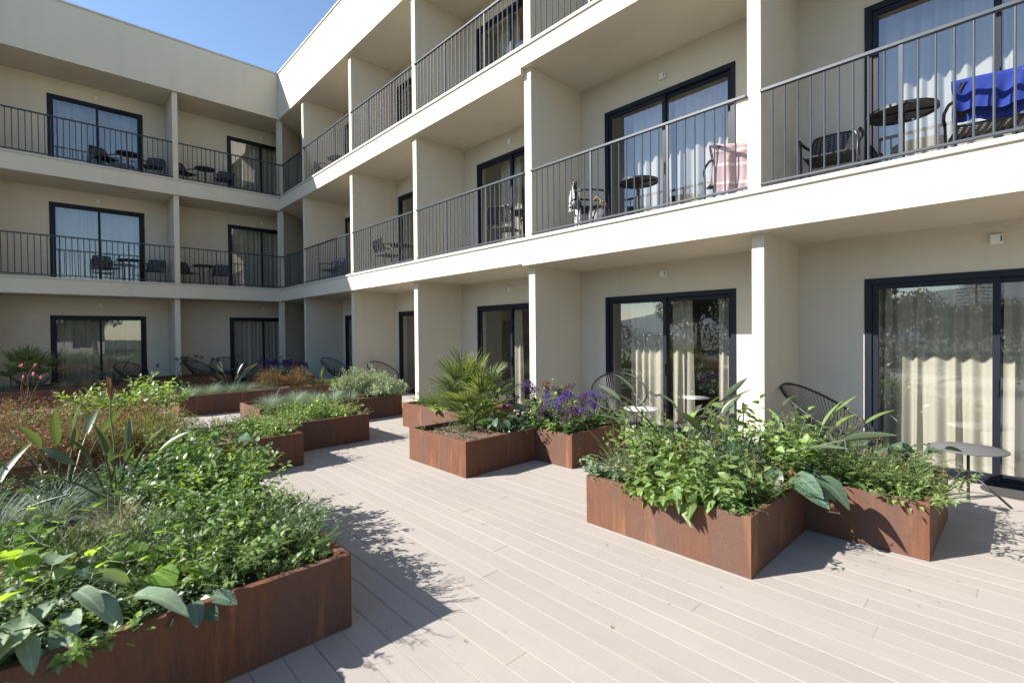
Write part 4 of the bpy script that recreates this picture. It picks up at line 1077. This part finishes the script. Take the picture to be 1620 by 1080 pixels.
cover(k, 1500, 'low weeds under the purple flowers', ('deep', 'green', 'pale'), seed=3)
k = 'P2c'
P_(herb(80, .36, .34, 46, 14, .050, .30, 'fine', lean=.9), 'feathery_herb', k, 10.32, -.78, 'bushy green herb at the left end of the planter behind the palm')
P_(herb(81, .38, .34, 46, 14, .050, .30, 'fine', lean=.9), 'feathery_herb', k, 10.80, -.85, 'bushy green herb in the middle of the planter behind the palm')
P_(bigleaf(82, 12, .16, .10, .72, 'pale', 1.1, .004, az0=[-1.4, -1.0, -1.8, -.6]), 'dock', k, 10.98, -1.08, 'round pale leaves trailing over the rim behind the palm')
P_(seedgrass(83, 9, .30, .6), 'seeding_grass', k, 11.40, -1.05, 'thin pale grass at the right end of the planter behind the palm')
P_(needle_bush(84, .12, .34, 14, 34, .022, 'olive', 1.2), 'trailing_rosemary', k, 10.02, -.95, 'trailing sprig sticking out left of the planter behind the palm')
P_(herb(85, .36, .3, 26, 14, .06, .5, 'green', lean=.7), 'leafy_weed', k, 11.25, -.55, 'leafy green weed behind the left fronds of the palm')
cover(k, 1200, 'low weeds in the planter behind the palm', seed=4)
# --- foreground planter
k = 'L1'
for i, (x, y, h, r, lab) in enumerate([(14.62, -4.72, .24, .30, 'at the front corner of the big foreground planter'), (14.30, -4.78, .28, .32, 'behind the corner rosemary in the foreground'), (14.52, -5.12, .26, .32, 'near the rim in the foreground'),
        (14.05, -5.05, .28, .34, 'in the middle of the foreground planter'), (14.10, -4.70, .26, .30, 'beside the walkway rim of the foreground planter'), (13.85, -5.42, .18, .30, 'low on the soil by the paddle leaves'), (14.35, -5.45, .20, .32, 'in the shade below the bright backlit leaf')]):
    P_(needle_bush(100+i, h, r, 74, 46, .030, 'fine' if i % 3 else 'deep', 1.0, lw=.13), 'rosemary', k, x, y, f'dark green rosemary {lab}', group=None)
for i, (x, y, h, r, ll, lf, lab) in enumerate([(13.35, -4.80, .42, .34, .085, 'pale', 'leafy bushy weed in the middle back of the foreground planter'), (12.95, -4.72, .50, .34, .09, 'green', 'taller bushy weed at the back of the foreground planter'),
        (12.55, -4.74, .58, .30, .095, 'green', 'tallest bushy weed at the far corner of the foreground planter'), (13.70, -4.72, .32, .30, .075, 'green', 'bushy weed beside the walkway in the foreground planter'), (13.20, -5.08, .34, .30, .065, 'grey', 'small leaved greyish weed beside the blue fescue'),
        (12.65, -5.02, .40, .30, .075, 'green', 'bushy weed behind the flowering paddle plant'), (13.62, -5.02, .26, .28, .05, 'grey', 'low greyish weed left of the rosemary'), (14.28, -4.54, .25, .24, .048, 'grey', 'small leaved bluish weed leaning over the walkway rim'),
        (14.02, -4.52, .22, .2, .05, 'pale', 'pale weed poking out over the walkway rim')]):
    P_(herb(120+i, h, r, 24, 14, ll, .6, lf, lean=.75, droop=.35, basal=20), 'leafy_weed', k, x, y, lab)
P_(strelitzia(140, 10, .78, .25, .28, lean=.36), 'bird_of_paradise', k, 12.52, -5.62, 'dark bird of paradise at far left of the foreground planter')
P_(strelitzia(141, 9, .62, .25, .32, bud=1, lean=.28), 'bird_of_paradise', k, 12.82, -5.34, 'bird of paradise with one tall brown flower bud in the foreground planter')
P_(strelitzia(142, 7, .60, .25, .28, lean=.5), 'bird_of_paradise', k, 12.75, -6.05, 'bird of paradise cut off by the left frame edge')
for i, (x, y, lab) in enumerate([(12.85, -5.70, 'blue grey fescue in front of the dark bird of paradise'), (13.05, -5.28, 'blue grey fescue right of the flower bud stalk'), (12.55, -5.32, 'blue grey fescue behind the flower bud stalk'), (13.0, -5.98, 'blue grey fescue at the left frame edge')]):
    P_(fescue(150+i, .30, 420, heads=3), 'blue_fescue', k, x, y, lab, 'grass')
P_(vine(160, 66, .8, .085, 'yellow', 8, .40), 'climbing_vine', k, 13.95, -5.78, 'backlit bright green vine at the left frame edge', dz=.08)
P_(bigleaf(161, 5, .30, .16, .85, 'yellow', .45, .006, az0=[.4, 2.2, 3.6]), 'mallow', k, 14.52, -5.34, 'plant with large glowing backlit leaves in the foreground')
P_(bigleaf(162, 4, .24, .15, .8, 'yellow', .6, .008), 'mallow', k, 13.68, -4.82, 'plant with one big glowing leaf beside the walkway in the foreground')
P_(bigleaf(163, 9, .22, .24, .42, 'grey', .8, .02, az0=[-.8, -1.2, -.3, .3, 2.6, -1.9], fold=.4, curl=.5), 'thistle', k, 14.62, -5.60, 'thistle with large silvery jagged leaves close to the camera')
P_(bigleaf(164, 6, .14, .17, .5, 'blue', 1.0, .01, az0=[.2, -.3, .6, -.9]), 'dock', k, 14.74, -5.20, 'dark dock hanging over the rim close to the camera')
P_(bigleaf(165, 3, .34, .12, .9, 'yellow', .3, .004), 'mallow', k, 12.62, -4.62, 'bright backlit leaf on the tallest weed of the foreground planter')
for i, (x, y, h, lf, lab) in enumerate([(14.66, -5.86, .22, 'grey', 'pale leafy weed at the bottom left rim'), (14.35, -5.90, .28, 'grey', 'silvery leafy weed at the left frame edge'), (14.78, -5.60, .14, 'pale', 'low leafy weed on the rim at bottom left'), (14.15, -6.15, .30, 'green', 'green leafy weed past the left frame edge')]):
    P_(herb(170+i, h, .26, 26, 12, .055, .62, lf, lean=.85, basal=30), 'leafy_weed', k, x, y, lab)
P_(seedgrass(176, 9, .42, .5), 'seeding_grass', k, 14.22, -5.32, 'seeding grass between the rosemary and the backlit leaves')
P_(seedgrass(177, 3, .50, .3, head='pale'), 'seeding_grass', k, 14.50, -5.26, 'few tall grass stalks beside the large glowing leaves')
P_(fescue(178, .26, 120, 'straw', spread=.8), 'dry_grass', k, 13.55, -5.38, 'dry straw coloured grass tuft on the foreground soil', 'grass')
cover(k, 5200, 'low weeds carpeting the big foreground planter', ('green', 'fine', 'pale', 'grey'), .04, .10, area=(13.9, 14.9, -6.4, -4.5), seed=5)
cover(k, 1500, 'low weeds at the back of the big foreground planter', ('green', 'grey'), .04, .10, area=(12.3, 13.9, -5.0, -4.5), seed=6)
for i, (x, y, h, lf, lab) in enumerate([(14.05, -4.95, .36, 'green', 'bright green weed among the rosemary in the foreground'), (14.42, -4.95, .30, 'pale', 'pale weed poking through the corner rosemary in the foreground'), (13.55, -4.72, .44, 'pale', 'pale bushy weed rising beside the walkway rim in the foreground'), (13.05, -5.0, .46, 'green', 'green bushy weed right of the blue fescue in the foreground')]):
    P_(herb(180+i, h, .28, 20, 13, .075, .55, lf, lean=.75, basal=16), 'leafy_weed', k, x, y, lab)
for i, (x, y, h, lf, lab) in enumerate([(12.42, -5.15, .34, 'deep', 'dark weed at the back rim behind the flower bud stalk'), (12.40, -5.62, .32, 'deep', 'dark weed at the back rim behind the dark bird of paradise'), (12.42, -6.1, .34, 'deep', 'dark weed at the back rim by the left frame edge'), (12.62, -6.5, .34, 'deep', 'dark weed past the left frame edge'), (12.95, -6.35, .3, 'green', 'green weed in front of the cut off bird of paradise'), (13.35, -5.9, .2, 'green', 'low green weed behind the backlit vine')]):
    P_(herb(190+i, h, .30, 22, 12, .07, .5, lf, lean=.8, basal=20), 'leafy_weed', k, x, y, lab)
for i, (x, y, h, lab) in enumerate([(13.95, -5.22, .28, 'left of the seeding grass in the foreground'), (14.02, -5.62, .24, 'between the glowing leaves and the backlit vine'), (13.62, -5.62, .22, 'in front of the blue fescue at left')]):
    P_(needle_bush(195+i, h, .3, 70, 44, .032, 'fine', 1.0, lw=.14), 'rosemary', k, x, y, f'feathery green rosemary {lab}')
P_(vine(198, 70, .7, .07, 'yellow', 8, .3), 'climbing_vine', k, 14.25, -5.75, 'bright green vine creeping behind the silvery thistle', dz=.06)
P_(herb(199, .26, .24, 22, 12, .06, .6, 'pale', lean=.85, basal=24), 'leafy_weed', k, 14.60, -5.02, 'pale weed just behind the dark dock on the foreground rim')
for i, (x, y, az, lab) in enumerate([(14.70, -5.78, -.6, 'large grey leaved thistle on the rim at bottom left'), (14.42, -5.72, .5, 'large grey leaved thistle behind the one on the bottom left rim'), (14.40, -6.02, -.2, 'large grey leaved thistle at the left frame edge')]):
    P_(bigleaf(186+i, 7, .26, .22, .45, 'grey', .7, .02, az0=[az, az+.7, az-.8, az+2.4], fold=.45, curl=.55), 'thistle', k, x, y, lab)
P_(herb(184, .52, .32, 24, 14, .085, .55, 'green', lean=.7, basal=16), 'leafy_weed', k, 13.15, -4.68, 'taller green weed on the walkway side at the back of the foreground planter')
# --- two stepped planters along the walkway
k = 'L2'
P_(herb(200, .31, .30, 30, 12, .065, .6, 'pale', lean=.9, basal=24), 'leafy_weed', k, 10.95, -3.72, 'pale leafy weed at the walkway end of the dark stepped planter')
P_(herb(201, .33, .30, 30, 12, .06, .55, 'green', lean=.9, basal=20), 'leafy_weed', k, 10.45, -3.70, 'leafy weed in the middle of the dark stepped planter')
P_(needle_bush(202, .30, .32, 40, 40, .03, 'fine'), 'feathery_herb', k, 10.25, -4.10, 'feathery herb at the left of the dark stepped planter')
P_(needle_bush(203, .26, .30, 40, 40, .03, 'fine'), 'feathery_herb', k, 10.6, -4.25, 'feathery herb near the soil patch of the dark stepped planter')
P_(bigleaf(204, 5, .12, .17, .7, 'blue', 1.0, .006), 'dock', k, 10.98, -4.16, 'flat blue green dock on the soil of the dark stepped planter')
P_(bigleaf(205, 4, .10, .14, .7, 'blue', 1.0, .006), 'dock', k, 11.10, -3.92, 'small flat dock near the rim of the dark stepped planter')
P_(seedgrass(206, 3, .42, .25, head='pale'), 'seeding_grass', 'L1', 13.35, -4.52, 'two green grass spikes in front of the dark stepped planter')
cover(k, 1400, 'low weeds carpeting the dark stepped planter', seed=7)
k = 'L3'
P_(herb(210, .35, .30, 36, 12, .055, .6, 'pale', lean=.9, basal=20), 'leafy_weed', k, 10.25, -2.55, 'pale weed at the walkway end of the second stepped planter')
P_(herb(211, .36, .32, 36, 12, .055, .6, 'green', lean=.9, basal=20), 'leafy_weed', k, 9.80, -2.65, 'green weed in the middle of the second stepped planter')
P_(herb(212, .35, .30, 30, 12, .055, .6, 'pale', lean=.9), 'leafy_weed', k, 10.25, -2.98, 'pale weed at the near side of the second stepped planter')
P_(herb(213, .35, .30, 30, 12, .055, .6, 'green', lean=.9), 'leafy_weed', k, 9.62, -3.05, 'green weed at the left of the second stepped planter')
P_(bigleaf(214, 5, .30, .15, .6, 'yellow', .4, .006), 'mallow', k, 9.55, -2.48, 'bright leaved mallow rising at the back of the second stepped planter')
P_(herb(215, .20, .14, 8, 12, .035, .5, 'grey', lean=.9), 'leafy_weed', k, 10.48, -2.28, 'small grey weed leaning past the end of the second stepped planter')
cover(k, 1500, 'low weeds carpeting the second stepped planter', ('pale', 'green', 'fine'), seed=8)
# --- fescue and silver shrub planter
k = 'L4'
ft = fescue(220, .27, 380); ft2 = fescue(221, .25, 340)
fp = [ft.build('blue_fescue'), ft2.build('blue_fescue')]
FL = 'blue grey fescue tuft in the long planter ending at the silver shrubs'
for i, (x, y) in enumerate([(8.55, -3.0), (8.2, -2.9), (8.6, -2.62), (8.25, -2.5), (8.62, -2.28), (8.3, -2.1), (8.62, -1.92), (8.3, -1.75), (8.66, -1.58), (7.95, -2.7), (7.95, -2.25)]):
    o = fp[i] if i < 2 else copy_tree(fp[i % 2]); o.location = at(k, x, y); o.rotation_euler = (0, 0, i*1.3); o.scale = (.9+.05*(i % 4),)*3
    tag(o, FL, 'grass', 'blue fescue tufts in the silver shrub planter')
for i, (x, y, lab) in enumerate([(8.40, -.95, 'silver leaved shrub at the walkway end of the fescue planter'), (8.15, -1.32, 'silver leaved shrub left of its twin in the fescue planter'), (8.72, -.80, 'small silver leaved shrub at the end rim of the fescue planter')]):
    P_(mound(230+i, (.58, .58, .46)[i], .46, .42, 1900, .046, .34, 'silver', 'stem', 64, up=1.0), 'silver_shrub', k, x, y, lab, 'shrub')
# --- far planter with rusty shrubs
k = 'L5'
FL = 'blue grey fescue tuft along the planter with the sunlit end'
for i, (x, y) in enumerate([(5.55, -3.66), (5.25, -3.5), (5.6, -3.32), (5.3, -3.1), (5.62, -2.95), (5.35, -2.7), (5.65, -2.55), (5.68, -2.2)]):
    o = copy_tree(fp[i % 2], at(k, x, y), i*1.7, scale=.95+.06*(i % 3)); tag(o, FL, 'grass', 'blue fescue tufts in the far planter')
P_(strelitzia(240, 8, .72, .24, .26, lean=.2), 'bird_of_paradise', k, 5.30, -2.80, 'bird of paradise rising out of the fescue in the far planter')
P_(mound(241, .50, .42, .42, 2200, .030, .30, 'rust', 'stemred', 90, 'orange', 16, .016, up=.9), 'coral_shrub', k, 5.45, -2.02, 'rust coloured shrub left of its twin in the far planter', 'shrub')
P_(mound(242, .48, .42, .42, 2200, .030, .30, 'rust', 'stemred', 90, 'orange', 12, .016, up=.9), 'coral_shrub', k, 5.45, -1.42, 'rust coloured shrub right of its twin in the far planter', 'shrub')
P_(herb(243, .26, .3, 36, 14, .045, .35, 'olive', lean=.9), 'feathery_herb', k, 5.55, -.95, 'low olive herb at the right of the rust coloured shrubs')
P_(strelitzia(244, 6, .50, .28, .24, lean=.5), 'bird_of_paradise', k, 5.25, -.75, 'small bird of paradise near the shaded corner')
P_(herb(245, .22, .3, 30, 14, .045, .35, 'green', lean=.9), 'feathery_herb', k, 5.6, -.6, 'low green herb at the end of the far planter')
# --- reddish shrubs
k = 'LG'
for i, (x, y, rx, lab) in enumerate([(8.1, -5.75, .62, 'at the left frame edge'), (8.9, -5.45, .6, 'behind the bird of paradise'), (9.8, -5.85, .6, 'close behind the dark bird of paradise'), (10.3, -5.1, .55, 'right of the flower bud stalk'),
        (7.7, -5.05, .55, 'behind the pale leafy bush'), (9.3, -4.85, .55, 'right of the pale leafy bush'), (10.55, -5.75, .5, 'at the near end of its planter'), (7.6, -6.3, .6, 'farthest left'), (9.2, -6.4, .6, 'beyond the left frame edge'), (10.2, -4.72, .4, 'beside the dark stepped planter'), (10.9, -5.5, .42, 'overhanging the near rim of its planter'), (10.88, -4.95, .40, 'overhanging the rim behind the flower bud stalk'), (10.9, -6.15, .42, 'at the near rim by the left frame edge')]):
    P_(mound(250+i, .42 if i != 6 else .34, rx, .48, 2600, .030, .30, 'olive' if i in (1, 4, 9, 11) else 'rust', 'stemred', 110, 'pink', 16 if i < 6 else 6, .022, up=.9), 'gaura', k, x, y, f'{"olive green" if i in (1, 4, 9, 11) else "reddish brown"} shrub with pink flowers {lab}', 'shrub')
P_(herb(262, .78, .62, 40, 15, .13, .5, 'pale', lean=.75, droop=.3, start=.35), 'leafy_bush', k, 8.25, -4.86, 'pale leafy bush standing among the reddish shrubs')
for i, (x, y, h, lab) in enumerate([(9.6, -5.2, .46, 'among the reddish shrubs behind the flower bud'), (8.7, -6.1, .50, 'among the reddish shrubs at the left'), (10.4, -5.45, .40, 'at the near rim of the reddish shrubs')]):
    P_(herb(266+i, h, .34, 20, 13, .075, .5, 'olive', lean=.8, droop=.3), 'leafy_weed', k, x, y, f'olive green weed {lab}')
P_(herb(263, .34, .3, 14, 10, .07, .6, 'grey', lean=.8), 'leafy_weed', k, 7.3, -6.1, 'silvery leafy weed behind the reddish shrubs at the left edge')
P_(herb(264, .95, .08, 4, 6, .04, .3, 'rust', 'stemred', lean=.2, tip='pink', tipn=10, tips=.035), 'gaura', k, 7.25, -6.02, 'tall reddish stalk with pink flowers against the shaded palm')
P_(needle_bush(265, .36, .34, 40, 34, .03, 'fine'), 'feathery_herb', k, 10.75, -4.66, 'feathery green herb between the reddish shrubs and the stepped planter')
# --- shaded planters
k = 'L6'
P_(fan_palm(270, 22, .72, .42), 'fan_palm', k, 1.15, -6.15, 'shaded fan palm at the left frame edge', 'palm')
P_(strelitzia(271, 9, .62, .34, .20, lean=.6), 'bird_of_paradise', k, 1.2, -4.55, 'shaded bird of paradise in front of the reflecting door')
P_(fescue(272, .30, 200, 'straw', spread=.75), 'dry_grass', k, 1.5, -5.1, 'dry brown grass tuft in the shaded planter with the palm', 'grass')
P_(fescue(273, .28, 200, 'straw', spread=.75), 'dry_grass', k, 1.6, -5.5, 'dry brown grass tuft beside the shaded palm', 'grass')
P_(fescue(274, .34, 260), 'blue_fescue', k, 1.4, -6.5, 'shaded fescue below the palm', 'grass')
k = 'LN'
P_(statice(280, 7, .66, .3, 'mauve', 14), 'sea_lavender', k, .45, -3.05, 'dark sea lavender left of the shaded pillar', 'flower')
P_(statice(281, 6, .62, .3, 'mauve', 14), 'sea_lavender', k, .35, -2.45, 'dark sea lavender in front of the tilted lounge chair', 'flower')
k = 'LM'
for i, (x, y) in enumerate([(1.7, -1.1), (2.1, -.6), (2.5, -1.15), (2.75, -.5), (1.6, -.45)]):
    P_(statice(290+i, 11, .52, .32, 'purple', 22), 'sea_lavender', k, x, y, ['shaded purple sea lavender at the left of the corner planter', 'shaded purple sea lavender at the middle back of the corner planter', 'shaded purple sea lavender at the front of the corner planter', 'shaded purple sea lavender nearest the corner lounge chair', 'shaded purple sea lavender by the corner pillar'][i], 'flower')

rr = np.random.default_rng(77); p = Parts(); n = 130
base = np.array([(15.6, -2.6), (12.6, -2.6), (15.1, -4.2), (11.4, -3.2), (16.8, -1.5), (14.2, -3.2)])
xy = base[rr.integers(0, 6, n)]+rr.normal(0, .35, (n, 2)); az = rr.uniform(0, 6.28, n)
p.leaves('litter', 'brown', leaf_t(.5, 2, .5, -.3, 'ovate'), np.stack([xy[:, 0], xy[:, 1], np.full(n, .004)], 1), np.stack([np.cos(az), np.sin(az), np.full(n, .05)], 1), rr.uniform(.006, .022, n))
tag(p['litter'][0].obj('fallen_leaves', M['brown'], None, True), 'tiny dry leaves and soil crumbs scattered on the deck', 'litter', kind='stuff')

# ------------------------------------------------------------------ what the glass reflects: trees, hedge and houses across the garden
def tree(seed, loc, h, r, lab, leaf='tree', n=7500, cat='tree'):
    rr = np.random.default_rng(seed); t = empty('garden_tree', loc, 0, lab, cat, 'trees across the garden')
    m = MB(); m.tube([(0, 0, -.2), (.05, .02, h*.25), (.1, -.05, h*.5)], [.035*h, .026*h, .016*h], 8)
    cl = []
    for k in range(9):
        a = rr.uniform(0, 6.28); q = math.sqrt(rr.random())*.75; c = np.array([r*q*math.cos(a), r*q*math.sin(a), h*(.48+.42*rr.random()*(1-.5*q))]); cl.append(c)
        m.tube([(.08, -.03, h*.35), tuple(c*.6+np.array([0, 0, h*.12])), tuple(c)], [.013*h, .008*h, .003*h], 5)
    m.obj('trunk', M['bark'], t, True)
    p = Parts(); cl = np.array(cl); i = rr.integers(0, 9, n); v = nrm(rr.normal(size=(n, 3)))*np.cbrt(rr.random((n, 1)))*np.array([.48*r, .48*r, .24*h])
    p.leaves('crown', leaf, leaf_t(.55, 1, .3, .2, 'x'), cl[i]+v, rr.normal(size=(n, 3)),   .062*h*rr.uniform(.5, 1.2, n))
    o = p['crown'][0].obj('crown', M[leaf], t, True); return t
for i, (x, y, h, r, lab) in enumerate([(4, -30, 5.2, 3.4, 'dark broad tree across the garden seen in the second door'), (8.5, -27, 5.6, 3.4, 'tallest dark tree across the garden'), (11.5, -36, 4.2, 3, 'round tree across the garden by the conifer'), (16, -38, 3.9, 3.2, 'low tree across the garden near the antennas'),
        (21, -37, 3.6, 3.0, 'low tree across the garden in front of the house'), (14, -30, 3.3, 2.4, 'small tree across the garden lawn'), (34, -12, 5.2, 3.0, 'tree at the open end of the courtyard'), (38, -3, 6.0, 3.2, 'bigger tree at the open end of the courtyard'), (-3, -34, 6.5, 3.4, 'far tree at the end of the garden')]):
    tree(300+i, (x, y, -.14), h, r, lab)
ct = empty('conifer', (15.0, -40, -.14), 0, 'slim layered conifer across the garden', 'tree'); p = Parts(); rr = np.random.default_rng(5)
MB().tube([(0, 0, 0), (0, 0, 8)], [.14, .03], 8).obj('trunk', M['bark'], ct, True); ps, ds = [], []
for k in range(26):
    z = 1.2+6.8*k/25; L = 1.7*(1-(z/8.4))+.12
    for q in range(9):
        a = q*.7+k; 
        for s in np.linspace(.25, 1, 7): ps.append((L*s*math.cos(a), L*s*math.sin(a), z-.12*s*L)); ds.append((math.cos(a)+rr.normal(0, .4), math.sin(a)+rr.normal(0, .4), -.1))
p.leaves('crown', 'conif', leaf_t(.4, 1, .3, .2, 'x'), ps, ds, .32); p['crown'][0].obj('crown', M['conif'], ct, True)
p = Parts(); rr = np.random.default_rng(9); n = 34000
pos = np.stack([rr.uniform(-2, 30, n), -10.2+rr.normal(0, .4, n), 1.72*np.sqrt(rr.random(n))], 1)
pos[:, 2] += .14*np.sin(pos[:, 0]*1.7)*pos[:, 2]
p.leaves('foliage', 'tree', leaf_t(.6, 1, .3, .2, 'x'), pos, rr.normal(size=(n, 3)), .095*rr.uniform(.6, 1.3, n))
o = p['foliage'][0].obj('hedge', M['tree'], None, True); tag(o, 'long dark clipped hedge across the garden', 'hedge')
def house(x0, x1, y0, y1, h, lab, face):
    t = empty('town_house', ((x0+x1)/2, (y0+y1)/2, -.14), 0, lab, 'house', 'houses across the garden'); a, b = (x1-x0)/2, (y1-y0)/2
    MB().box(-a, a, -b, b, 0, h).obj('wall', M['townwall'], t); MB().box(-a-.3, a+.3, -b-.3, b+.3, h, h+.22).obj('roof', M['coping'], t)
    for f in range(int(h//3)):
        for q in range(4):
            if face == 'y': c = -a+(q+.5)*2*a/4; m = MB().box(c-.7, c+.7, b, b+.05, f*3+.6, f*3+2.4)
            else: c = -b+(q+.5)*2*b/4; m = MB().box(-a-.05, -a, c-.7, c+.7, f*3+.6, f*3+2.4)
            m.obj('window', M['frame'], t)
        if face == 'y': MB().box(-a, a, b, b+1.2, f*3+2.85, f*3+3.0).obj('balcony', M['townwall'], t)
        else: MB().box(-a-1.2, -a, -b, b, f*3+2.85, f*3+3.0).obj('balcony', M['townwall'], t)
    return t
V = []; nx = 60; rr = np.random.default_rng(21)
for q, (yy, hh) in enumerate(((-120, -.2), (-150, .55), (-185, 1.0), (-215, .6))):
    for i in range(nx):
        x = -200+400*i/(nx-1); V.append((x, yy, -.3 if hh < 0 else hh*(10+4*math.sin(x*.021+1)+2.5*math.sin(x*.06)+rr.normal(0, .4))))
hl = MB().add(V, [(q*nx+i, q*nx+i+1, (q+1)*nx+i+1, (q+1)*nx+i) for q in range(3) for i in range(nx-1)]).obj('hills', M['hillmat'], None, True)
tag(hl, 'low blue green hills on the horizon beyond the garden', 'hills', kind='structure')
house(20, 30, -58, -50, 6.3, 'two storey house with long balconies across the garden', 'y')
house(44, 52, -16, -2, 6.2, 'white house beyond the open end of the courtyard', 'x')
house(-4, 4, -60, -52, 5.8, 'pale house half hidden by trees across the garden', 'y')

# ------------------------------------------------------------------ light, sky, camera
from mathutils import Matrix, Vector
sd = Vector((-.70, -1.22, 1.0)).normalized()
w = bpy.data.worlds.new('World'); sc.world = w; w.use_nodes = True; nt = w.node_tree; nt.nodes.clear()
sk = nt.nodes.new('ShaderNodeTexSky'); sk.sky_type = 'NISHITA'; sk.sun_disc = False
sk.sun_elevation = math.asin(sd.z); sk.sun_rotation = math.atan2(sd.x, sd.y)
sk.air_density = 1.0; sk.dust_density = .12; sk.ozone_density = 2.2; sk.altitude = 60
bgn = nt.nodes.new('ShaderNodeBackground'); bgn.inputs[1].default_value = .088
on = nt.nodes.new('ShaderNodeOutputWorld'); nt.links.new(sk.outputs[0], bgn.inputs[0]); nt.links.new(bgn.outputs[0], on.inputs[0])
sl = bpy.data.lights.new('sun', 'SUN'); sl.energy = 4.8; sl.angle = R(.53); sl.color = (1, .955, .88)
so = bpy.data.objects.new('sun', sl); col.objects.link(so); so.rotation_euler = (-sd).to_track_quat('-Z', 'Y').to_euler()

cam = bpy.data.cameras.new('camera'); co = bpy.data.objects.new('camera', cam); col.objects.link(co)
yaw, pitch, roll = R(136.729), R(-.745), R(-.549)
f = Vector((math.cos(pitch)*math.cos(yaw), math.cos(pitch)*math.sin(yaw), math.sin(pitch)))
r = Vector((math.sin(yaw), -math.cos(yaw), 0)); u = r.cross(f)
rr_ = math.cos(roll)*r+math.sin(roll)*u; uu = -math.sin(roll)*r+math.cos(roll)*u
mw = Matrix((( rr_.x, uu.x, -f.x, 17.528), (rr_.y, uu.y, -f.y, -5.654), (rr_.z, uu.z, -f.z, 1.65), (0, 0, 0, 1)))
co.matrix_world = mw
cam.sensor_width = 36; cam.lens = 767.275*36/1620; cam.shift_y = -5.76/1620; cam.clip_start = .05; cam.clip_end = 600
cam.dof.use_dof = True; cam.dof.focus_distance = 6.5; cam.dof.aperture_fstop = 2.2
sc.camera = co
sc.view_settings.view_transform = 'Standard'; sc.view_settings.look = 'None'; sc.view_settings.exposure = 1.46; sc.view_settings.gamma = 1
sc.view_settings.use_curve_mapping = False
sc.cycles.max_bounces = 10; sc.cycles.transparent_max_bounces = 16; sc.cycles.use_denoising = True
